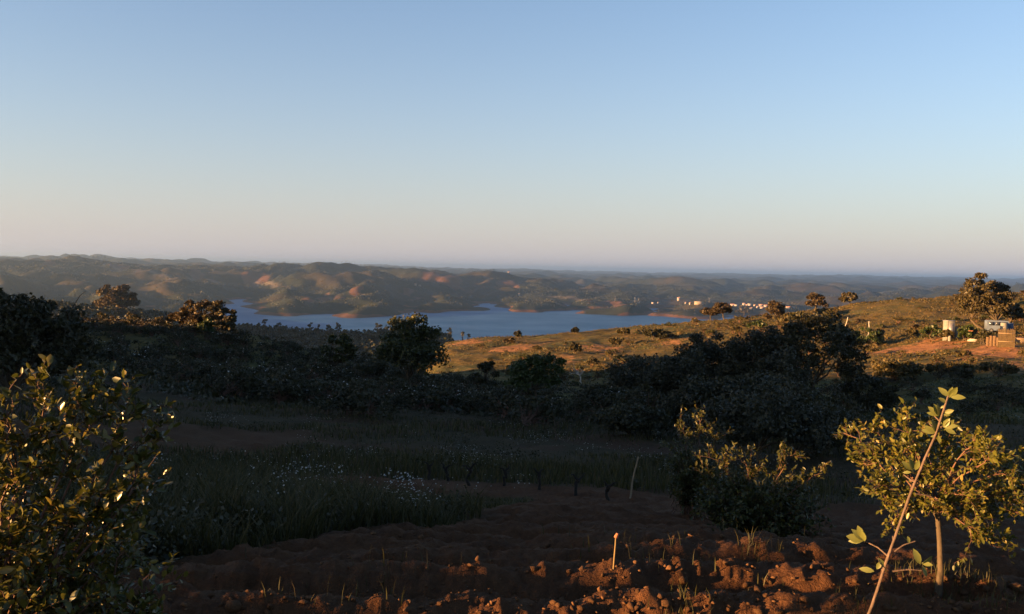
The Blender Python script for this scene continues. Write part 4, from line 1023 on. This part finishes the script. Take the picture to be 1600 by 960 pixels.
for _ in range(120):
    px = rs.uniform(760, 1600) if rs.uniform() < .7 else rs.uniform(300, 1600); py = 960 - abs(rs.normal()) * 45
    if px < 760: py = rs.uniform(930, 962)
    p = hit(px, max(py, 840), 2.5); sz = .014 + .045 * rs.uniform() ** 2.2; clod(p.x, p.y, sz * .72, ('larger' if sz > .035 else 'middling' if sz > .022 else 'small') + ' reddish clod on the tilled soil ' + ('at the left bottom' if px < 760 else 'left of the yellow cane' if px < 950 else 'just right of the yellow cane' if px < 1060 else 'below the rounded bush' if px < 1200 else 'left of the sapling' if px < 1370 else 'around the young tree'), 'clods on the tilled soil')
def lump_stuff(name, X, Y, S, mat, seed):
    rs_ = np.random.default_rng(seed); Z = hz(X, Y); base = [lumps(np.random.default_rng(620 + k), 11) for k in range(8)]; b = MB()
    for i in range(len(X)):
        V, F = base[i % 8]; a = rs_.uniform(0, 6.28); c, s_ = math.cos(a), math.sin(a)
        b.add(np.stack([V[:, 0] * c - V[:, 1] * s_, V[:, 0] * s_ + V[:, 1] * c, V[:, 2]], 1) * S[i] + np.array([X[i], Y[i], Z[i] + S[i] * .2]), F)
    tag(b.build(name, mat, None, False), kind='stuff')
def scatter_r(n, px0, px1, r0, r1, rs_):
    th = np.radians(rs_.uniform(ptheta(px0), ptheta(px1), n)); r = np.exp(rs_.uniform(math.log(r0), math.log(r1), n)); return np.sin(th) * r, np.cos(th) * r
X, Y = scatter_r(9000, -50, 1650, 3.4, 19, rs); k = rs.uniform(size=len(X)) < tilled(X, Y); X, Y = X[k], Y[k]
lump_stuff('loose_soil', X, Y, np.minimum(.035, rs.lognormal(-4.75, .55, len(X))), M['clod'], 611)

# ------------------------------------------------------------------ grass and wildflowers
def blades(name, X, Y, H_, W_, mat, seed, bend=.35):
    rs_ = np.random.default_rng(seed); n = len(X); Z = hz(X, Y) - .02; a = rs_.uniform(0, 6.28, n); ux, uy = np.cos(a), np.sin(a); b_ = rs_.uniform(0, 6.28, n); lx, ly = np.cos(b_) * bend * H_ * rs_.uniform(.2, 1.4, n), np.sin(b_) * bend * H_ * rs_.uniform(.2, 1.4, n)
    B = np.stack([X, Y, Z], 1); u = np.stack([ux, uy, 0 * ux], 1) * (W_ / 2)[:, None]; m = B + np.stack([lx * .35, ly * .35, H_ * .6], 1); t = B + np.stack([lx, ly, H_], 1)
    V = np.stack([B - u, B + u, m + u * .7, m - u * .7, t], 1).reshape(-1, 3); i = np.arange(n)[:, None] * 5
    tag(obj(name, mesh_np(name, V, [i + np.array([[0, 1, 2, 3]]), i + np.array([[3, 2, 4]])], False, mat)), kind='stuff')
def grassy(X, Y, t=.4): return 1 - tilled(X, Y) > t
X, Y = scatter_r(78000, -150, 1000, 6, 24, rs); tall = .5 + .5 * fbm(X / 2.2, Y / 2.2, 701, 3); k = grassy(X, Y) & (np.hypot(X, Y) < 21) & (fbm(X / 1.1, Y / 1.1, 698, 3) > -.35 + rs.normal(size=len(X)) * .2); X, Y, tall = X[k], Y[k], tall[k]
blades('tall_grass', X, Y, (1 - .72 * sstep(12, 15, np.hypot(X, Y)) * sstep(-4.5, -2.5, X)) * np.clip(.12 + .40 * tall + .22 * fbm(X / .6, Y / .6, 699, 2), .06, .75) * rs.uniform(.5, 1.3, len(X)), .006 + .0007 * np.hypot(X, Y), M['grass'], 702, .6)
X, Y = scatter_r(70000, -400, 1750, 18, 62, rs); k = grassy(X, Y); X, Y = X[k], Y[k]
dens = fbm(X / 7., Y / 7., 703, 3) + .35; k = rs.uniform(size=len(X)) < np.clip(dens + .3, .08, 1); X, Y, dens = X[k], Y[k], dens[k]
blades('short_grass', X, Y, np.clip(.1 + .22 * dens, .06, .45) * rs.uniform(.6, 1.2, len(X)), .01 + .0009 * np.hypot(X, Y), M['grass'], 704)
X, Y = scatter_r(2600, 300, 1640, 3.3, 14, rs); k = fbm(X / 1.5, Y / 1.5, 705, 2) > .35; X, Y = X[k], Y[k]
blades('weed_tufts', X, Y, rs.uniform(.04, .14, len(X)), rs.uniform(.004, .008, len(X)), M['grass'], 706)
for px, py, nn, hh in [(1072, 960, 60, .10), (1555, 935, 300, .07), (1470, 925, 200, .09), (1180, 868, 60, .12), (1345, 955, 40, .09), (1530, 910, 120, .09)]:
    p = hit(px, py, 2.5); X = p.x + rs.normal(size=nn) * (.04 + nn * .0006); Y = p.y + rs.normal(size=nn) * (.04 + nn * .0006)
    blades('grass_tuft', X, Y, hh * rs.uniform(.5, 1.2, nn), np.full(nn, .005), M['grass'], 707 + px)
X, Y = scatter_r(2600, 120, 1000, 5.5, 21, rs); k = grassy(X, Y, .7) & (fbm(X / 1.4, Y / 1.4, 708, 2) > -.1) & ~((np.hypot(X, Y) > 13) & (X > -4)); X, Y = X[k], Y[k]
scatter_stuff('broadleaf_weeds', X, Y, rs.uniform(.12, .34, len(X)), M['leaf_dark'], .15, 42, 709, 1.2)
X, Y = scatter_r(1500, 120, 1650, 20, 50, rs); k = grassy(X, Y, .6) & (fbm(X / 4., Y / 4., 707, 2) > .15); X, Y = X[k], Y[k]
scatter_stuff('broadleaf_weeds', X, Y, rs.uniform(.15, .5, len(X)), M['leaf_dark'], .19, 32, 710, .8)
def flowers(name, X, Y, Hh, size, seed):
    rs_ = np.random.default_rng(seed); n = len(X); C = np.stack([X, Y, hz(X, Y) + Hh], 1); V = []; F = []
    a0 = rs_.uniform(0, 6.28, n); tilt = rs_.normal(size=(n, 3)) * .5 + np.array([0, -.4, 1]); tilt /= np.linalg.norm(tilt, axis=1)[:, None]; e = np.cross(tilt, [1, 0, 0.01]); e /= np.linalg.norm(e, axis=1)[:, None]; f = np.cross(tilt, e)
    for k in range(5):
        a = a0 + k * 1.2566; d = e * np.cos(a)[:, None] + f * np.sin(a)[:, None]; s = e * np.cos(a + 1.57)[:, None] + f * np.sin(a + 1.57)[:, None]; z = size[:, None]
        V.append(np.stack([C, C + d * z * .6 + s * z * .33 + tilt * z * .1, C + d * z, C + d * z * .6 - s * z * .33 + tilt * z * .1], 1))
    V = np.concatenate(V).reshape(-1, 3); tag(obj(name, mesh_np(name, V, [np.arange(len(V)).reshape(-1, 4)], False, M['petal'])), kind='stuff')
X, Y = scatter_r(9000, 230, 1000, 7, 24, rs); k = grassy(X, Y) & (fbm(X / 1.7, Y / 1.7, 711, 3) > .45) & (np.hypot(X, Y) < 21); X, Y = X[k], Y[k]
flowers('wildflowers', X, Y, rs.uniform(.25, .6, len(X)), rs.uniform(.007, .014, len(X)), 712)
X, Y = scatter_r(7000, 240, 1250, 22, 38, rs); k = (fbm(X / 3., Y / 3., 713, 3) > .42) & grassy(X, Y); X, Y = X[k], Y[k]
flowers('wildflowers', X, Y, rs.uniform(.2, .5, len(X)), rs.uniform(.010, .017, len(X)), 714)
fx = []
for (x, y, s) in CISTUS + CREST:
    if rs.uniform() < .55:
        for _ in range(rs.integers(1, 7)): fx.append((x + rs.normal() * .35 * s, y - .5 * s + rs.normal() * .25 * s, s * rs.uniform(.6, 1.02)))
fx = np.array(fx); flowers('rockrose_flowers', fx[:, 0], fx[:, 1], fx[:, 2], rs.uniform(.03, .055, len(fx)), 715)

# ------------------------------------------------------------------ near bushes with real leaves
def leaf_shape(l=1.0, w=.5, fold=.18, curl=.12):
    """pointed oval leaf, folded along the midrib; base at the origin, along +X"""
    ts = [0, .22, .5, .78, 1]; ws = [0.02, .36, .5, .34, 0.02]; V = []
    for t, q in zip(ts, ws): V += [(t * l, q * w, q * fold * w - curl * l * t * t), (t * l, 0, -curl * l * t * t), (t * l, -q * w, q * fold * w - curl * l * t * t)]
    F = []
    for i in range(4): a = i * 3; F += [(a, a + 1, a + 4, a + 3), (a + 1, a + 2, a + 5, a + 4)]
    return np.array(V), np.array(F)
LEAFV, LEAFF = leaf_shape()
LOWV = np.array([(0, 0, 0), (.3, .23, .04), (.72, .20, -.02), (1, 0, -.12), (.72, -.20, -.02), (.3, -.23, .04)]); LOWF = np.array([(0, 1, 2, 3), (0, 3, 4, 5)])
def leafy_bush(root, eye_local, stems, leaf, seed, twigs=7, per_twig=11, n_parts=300, mat='leaf_near', twig_len=.22, stem_r=.012, spread=.5, bark='twig', leaf_from=.3):
    """stems: list of point lists in local coordinates"""
    rs_ = np.random.default_rng(seed); sb = MB(); tb = MB(); P = []; D = []
    for st in stems:
        st = np.asarray(st, float); t = np.linspace(0, 1, 9); k = np.linspace(0, 1, len(st)); pts = np.stack([np.interp(t, k, st[:, i]) for i in range(3)], 1); pts[1:-1] += rs_.normal(size=(7, 3)) * .012
        sb.tube(pts, np.linspace(stem_r, stem_r * .3, 9), 6)
        nt_ = twigs + rs_.integers(-1, 2)
        for _ in range(max(2, nt_)):
            q = rs_.uniform(leaf_from, 1.0); i = min(int(q * 8), 7); b0 = pts[i] + (pts[i + 1] - pts[i]) * (q * 8 - i); ax = pts[i + 1] - pts[i]; ax /= np.linalg.norm(ax)
            d = ax * .5 + rs_.normal(size=3) * spread + np.array([0, 0, .25]); d /= np.linalg.norm(d); L_ = twig_len * rs_.uniform(.5, 1.2)
            tw = limb(rs_, b0, b0 + d * L_, 5, .06); tb.tube(tw, np.linspace(stem_r * .28, stem_r * .1, 5), 4)
            subs = [tw]
            for _2 in range(2):
                j = rs_.integers(1, 4); d2 = d + rs_.normal(size=3) * .7; d2 /= np.linalg.norm(d2); t2 = limb(rs_, tw[j], tw[j] + d2 * L_ * .55, 4, .05); tb.tube(t2, np.linspace(stem_r * .18, stem_r * .08, 4), 3); subs.append(t2)
            for tw_ in subs:
                m = per_twig if tw_ is tw else per_twig // 2 + 1
                for a in np.linspace(.15, 1.0, m):
                    f_ = a * (len(tw_) - 1); ii = min(int(f_), len(tw_) - 2); pp = tw_[ii] + (tw_[ii + 1] - tw_[ii]) * (f_ - ii); dd = d * .55 + rs_.normal(size=3) * .65 + np.array([0, 0, .15]); P.append(pp); D.append(dd / np.linalg.norm(dd))
    P = np.array(P); D = np.array(D); n = len(P)
    S = leaf * rs_.uniform(.6, 1.3, n); up = rs_.normal(size=(n, 3)) * .55 + np.array([0, 0, 1.0]); Yv = np.cross(up, D); Yv /= np.linalg.norm(Yv, axis=1)[:, None] + 1e-9; Zv = np.cross(D, Yv)
    order = np.argsort(np.linalg.norm(P - np.array(eye_local), axis=1)); own = order[:n_parts]; rest = order[n_parts:]
    sb.build('stem', M[bark], root, True); tb.build('twigs', M[bark], root, True)
    R_ = np.stack([D, Yv, Zv], 2) * S[:, None, None]
    V = np.einsum('nij,kj->nki', R_[rest], LOWV) + P[rest][:, None, :]; F = (np.arange(len(rest))[:, None, None] * len(LOWV) + LOWF[None]).reshape(-1, 4)
    fo = obj('foliage', mesh_np('foliage', V.reshape(-1, 3), [F], False, M[mat]), root); fo['kind'] = 'stuff'
    lm = [mesh_np('leaf', leaf_shape(1, w, f, c)[0], [LEAFF], True, M[mat]) for w, f, c in ((.5, .18, .12), (.56, .3, .05), (.44, .1, .2))]
    for c, i in enumerate(own):
        o = obj('leaf', lm[c % 3], root); m4 = Matrix(np.hstack([R_[i], P[i][:, None]]).tolist() + [[0, 0, 0, 1]]); o.matrix_basis = m4
def shell_stems(rs_, n, cx, cz, rx, ry, rz_, base_spread=.12, cy=0.0):
    out = []
    for _ in range(n):
        d = rs_.normal(size=3); d /= np.linalg.norm(d); d[2] = abs(d[2]) * 1.1 - .35; e = np.array([cx, cy, cz]) + d * np.array([rx, ry, rz_]) * rs_.uniform(.55, 1)
        b = np.array([rs_.normal() * base_spread, rs_.normal() * base_spread, -.05]); m = (b + e) / 2 + np.array([(e - b)[0] * -.12, (e - b)[1] * -.12, .12 * rz_]); out.append([b, b * .6 + m * .4, m, e])
    return out
def near_bush(name, px, r, label, seed, y_top, half_w, nstems, leaf, dx=0.0, ry=None, depth=0.0, cat='bush', n_parts=300, tops=(), **kw):
    g = on(px, r, 700); h = EYE + pz(px, y_top, r) - g.z; rs_ = np.random.default_rng(seed)
    root = empty(name, g, label, cat)
    st = shell_stems(rs_, nstems, dx, h * .5, half_w, ry or half_w, h * .46, cy=depth)
    for tx, ty_top, in tops:     # shoots standing out above the outline
        q = on(tx, r, 700); e = np.array([q.x - g.x, q.y - g.y, EYE + pz(tx, ty_top, r) - g.z]); st.append([np.array([0, 0, 0.]), e * np.array([.5, .5, .6]), e * np.array([.85, .85, .85]), e])
    leafy_bush(root, (-g.x, -g.y, EYE - g.z), st, leaf, seed, n_parts=n_parts, **kw)
    return root
near_bush('oak_bush', -55, 3.1, 'large yellow-green glossy-leaved bush filling the lower left corner', 801, 715, .58, 88, .033, ry=.62, depth=.1, twigs=11, per_twig=11, twig_len=.15, stem_r=.006, tops=[(30, 622), (75, 615), (10, 640), (205, 640), (120, 640), (150, 650), (240, 705), (225, 660), (215, 790), (205, 850), (190, 740), (60, 660)])
near_bush('oak_bush', 1185, 9.6, 'dark rounded bush on the soil left of the young tree, lit only at its top', 802, 752, .66, 84, .046, n_parts=0, mat='leaf_bush', twigs=12, per_twig=11, twig_len=.24, stem_r=.008, tops=[(1232, 712), (1285, 735), (1130, 728), (1165, 715), (1105, 750)])
near_bush('oak_bush', 1085, 13.5, 'slender dark bush with a pale lit tip behind the rounded bush', 803, 690, .42, 50, .05, n_parts=0, mat='leaf_bush', twigs=10, per_twig=11, twig_len=.28, stem_r=.008, tops=[(1095, 655), (1067, 668), (1120, 682), (1055, 700)])
# young tree with a trunk
g = on(1466, 5.45, 905); rs_ = np.random.default_rng(804); root = empty('young_oak', g, 'young small-leaved tree on the right with its trunk bare below', 'tree')
hh = lambda px, py: np.array([on(px, 5.45, 700).x - g.x, rs_.normal() * .18, EYE + pz(px, py, 5.45) - g.z])
b = MB(); tp = np.array([[0, 0, -.08], [.012, 0, .12], [.0, 0, .28], [-.012, .01, .42], hh(1462, 795) * np.array([1, .1, 1])]); b.tube(tp, [.024, .017, .015, .015, .018], 10); b.build('trunk', M['bark'], root, True)
st = []
for (x, y) in [(1330, 740), (1345, 690), (1365, 672), (1385, 690), (1410, 668), (1425, 690), (1395, 730), (1360, 765), (1440, 720), (1470, 690), (1500, 700), (1520, 690), (1545, 720), (1575, 740), (1600, 745), (1560, 770), (1620, 780), (1590, 800), (1550, 830), (1600, 840), (1520, 845), (1500, 800), (1480, 760), (1420, 790), (1385, 800), (1450, 780), (1530, 760), (1570, 860), (1630, 820), (1490, 735), (1440, 750), (1405, 760), (1460, 800), (1540, 800), (1350, 720), (1495, 675), (1640, 750), (1650, 800)]:
    e = hh(x, y); s0 = tp[-1]; st.append([s0, s0 * .6 + e * .4 + np.array([0, 0, .06]), s0 * .2 + e * .8 + np.array([0, 0, .04]), e])
leafy_bush(root, (-g.x, -g.y, EYE - g.z), st, 0.031, 805, twigs=9, per_twig=11, n_parts=300, mat='leaf_young', twig_len=.13, stem_r=.006, leaf_from=.5)

# ------------------------------------------------------------------ the sapling close to the camera
R0 = 2.2
def sp(px, py, dr=0.0):
    d = pdir(px, py); h = math.hypot(d.x, d.y); r = R0 + dr; return np.array([d.x / h * r, d.y / h * r, EYE + d.z / h * r])
base = sp(1345, 985); gz = G(base[0], base[1]); root = empty('sapling', (base[0], base[1], gz), 'thin leaning sapling with large pale leaves close in front of the young tree', 'sapling'); O = np.array([base[0], base[1], gz])
low = np.array([base[0] - .06, base[1], gz - .05])
main = np.array([low, sp(1345, 985), sp(1362, 950), sp(1384, 880), sp(1402, 830), sp(1423, 770), sp(1446, 715), sp(1462, 680), sp(1470, 655), sp(1478, 630), sp(1482, 618)]) - O
b = MB(); t_ = np.linspace(0, 1, 40); k_ = np.linspace(0, 1, len(main)); mp = np.stack([np.interp(t_, k_, main[:, i]) for i in range(3)], 1); mp = np.vstack([mp[:1], (mp[:-2] + mp[1:-1] * 2 + mp[2:]) / 4, mp[-1:]])
b.tube(mp, np.linspace(.0040, .0020, 40) * (1 + .08 * np.sin(np.arange(40) * 1.7)), 9); b.build('stem', M['stem'], root, True)
for P_ in ([(1388, 870), (1372, 856), (1350, 845)], [(1398, 862), (1412, 852), (1430, 846)], [(1380, 900), (1377, 885), (1372, 872)], [(1432, 755), (1420, 748), (1412, 742)], [(1430, 772), (1450, 774), (1466, 782)], [(1468, 658), (1455, 645)], [(1470, 668), (1482, 662), (1490, 665)], [(1395, 893), (1420, 890), (1440, 892)], [(1396, 848), (1395, 838)], [(1464, 675), (1452, 662)], [(1476, 642), (1486, 640)]):
    b = MB(); b.tube(np.array([sp(*q, dr=.01 * i) for i, q in enumerate(P_)]) - O, np.linspace(.0022, .0014, len(P_)), 6); b.build('branch', M['stem'], root, True)
lms = [mesh_np('leaf', leaf_shape(1, w, f, c)[0], [LEAFF], True, M['leaf_sapling']) for w, f, c in ((.46, .2, .1), (.54, .3, .02), (.42, .12, .2))]
rsl = np.random.default_rng(900)
def big_leaf(p0, p1, roll=0.0, k=0, toward=.3):
    a = sp(*p0); e = sp(*p1); X_ = e - a; l = np.linalg.norm(X_); X_ = X_ / l; X_ = X_ + np.array([0, -toward * rsl.uniform(.2, 1), 0]); X_ /= np.linalg.norm(X_)
    n_ = np.array([rsl.normal() * .35, -1.0, .45 + roll]); Y_ = np.cross(n_, X_); Y_ /= np.linalg.norm(Y_); Z_ = np.cross(X_, Y_); l *= 1.12
    o = obj('leaf', lms[k % 3], root); o.matrix_basis = Matrix([[X_[i] * l, Y_[i] * l, Z_[i] * l, (a - O)[i]] for i in range(3)] + [[0, 0, 0, 1]])
for k, (a, e) in enumerate([((1483, 620), (1468, 607)), ((1483, 620), (1493, 605)), ((1484, 620), (1506, 620)), ((1482, 622), (1486, 606)), ((1479, 630), (1467, 623)), ((1478, 634), (1470, 637)),
                            ((1467, 650), (1452, 637)), ((1467, 650), (1459, 633)), ((1467, 650), (1466, 632)), ((1466, 650), (1450, 645)), ((1476, 645), (1489, 641)), ((1474, 648), (1484, 648)),
                            ((1462, 676), (1442, 672)), ((1462, 676), (1455, 658)), ((1462, 677), (1446, 666)), ((1464, 682), (1455, 682)), ((1474, 668), (1482, 655)), ((1475, 668), (1494, 664)), ((1476, 670), (1492, 677)), ((1476, 668), (1489, 657)), ((1466, 680), (1468, 692)),
                            ((1425, 735), (1410, 722)), ((1426, 736), (1420, 718)), ((1424, 738), (1412, 738)), ((1430, 735), (1434, 720)),
                            ((1350, 845), (1325, 838)), ((1350, 845), (1333, 828)), ((1350, 845), (1340, 824)), ((1351, 846), (1345, 830)), ((1349, 845), (1328, 845)),
                            ((1372, 872), (1382, 886)), ((1376, 878), (1370, 888)), ((1366, 893), (1345, 888)), ((1438, 882), (1428, 860)), ((1440, 882), (1454, 868)), ((1441, 884), (1448, 900)), ((1440, 880), (1456, 882)), ((1418, 838), (1420, 848))]): big_leaf(a, e, 0, k)
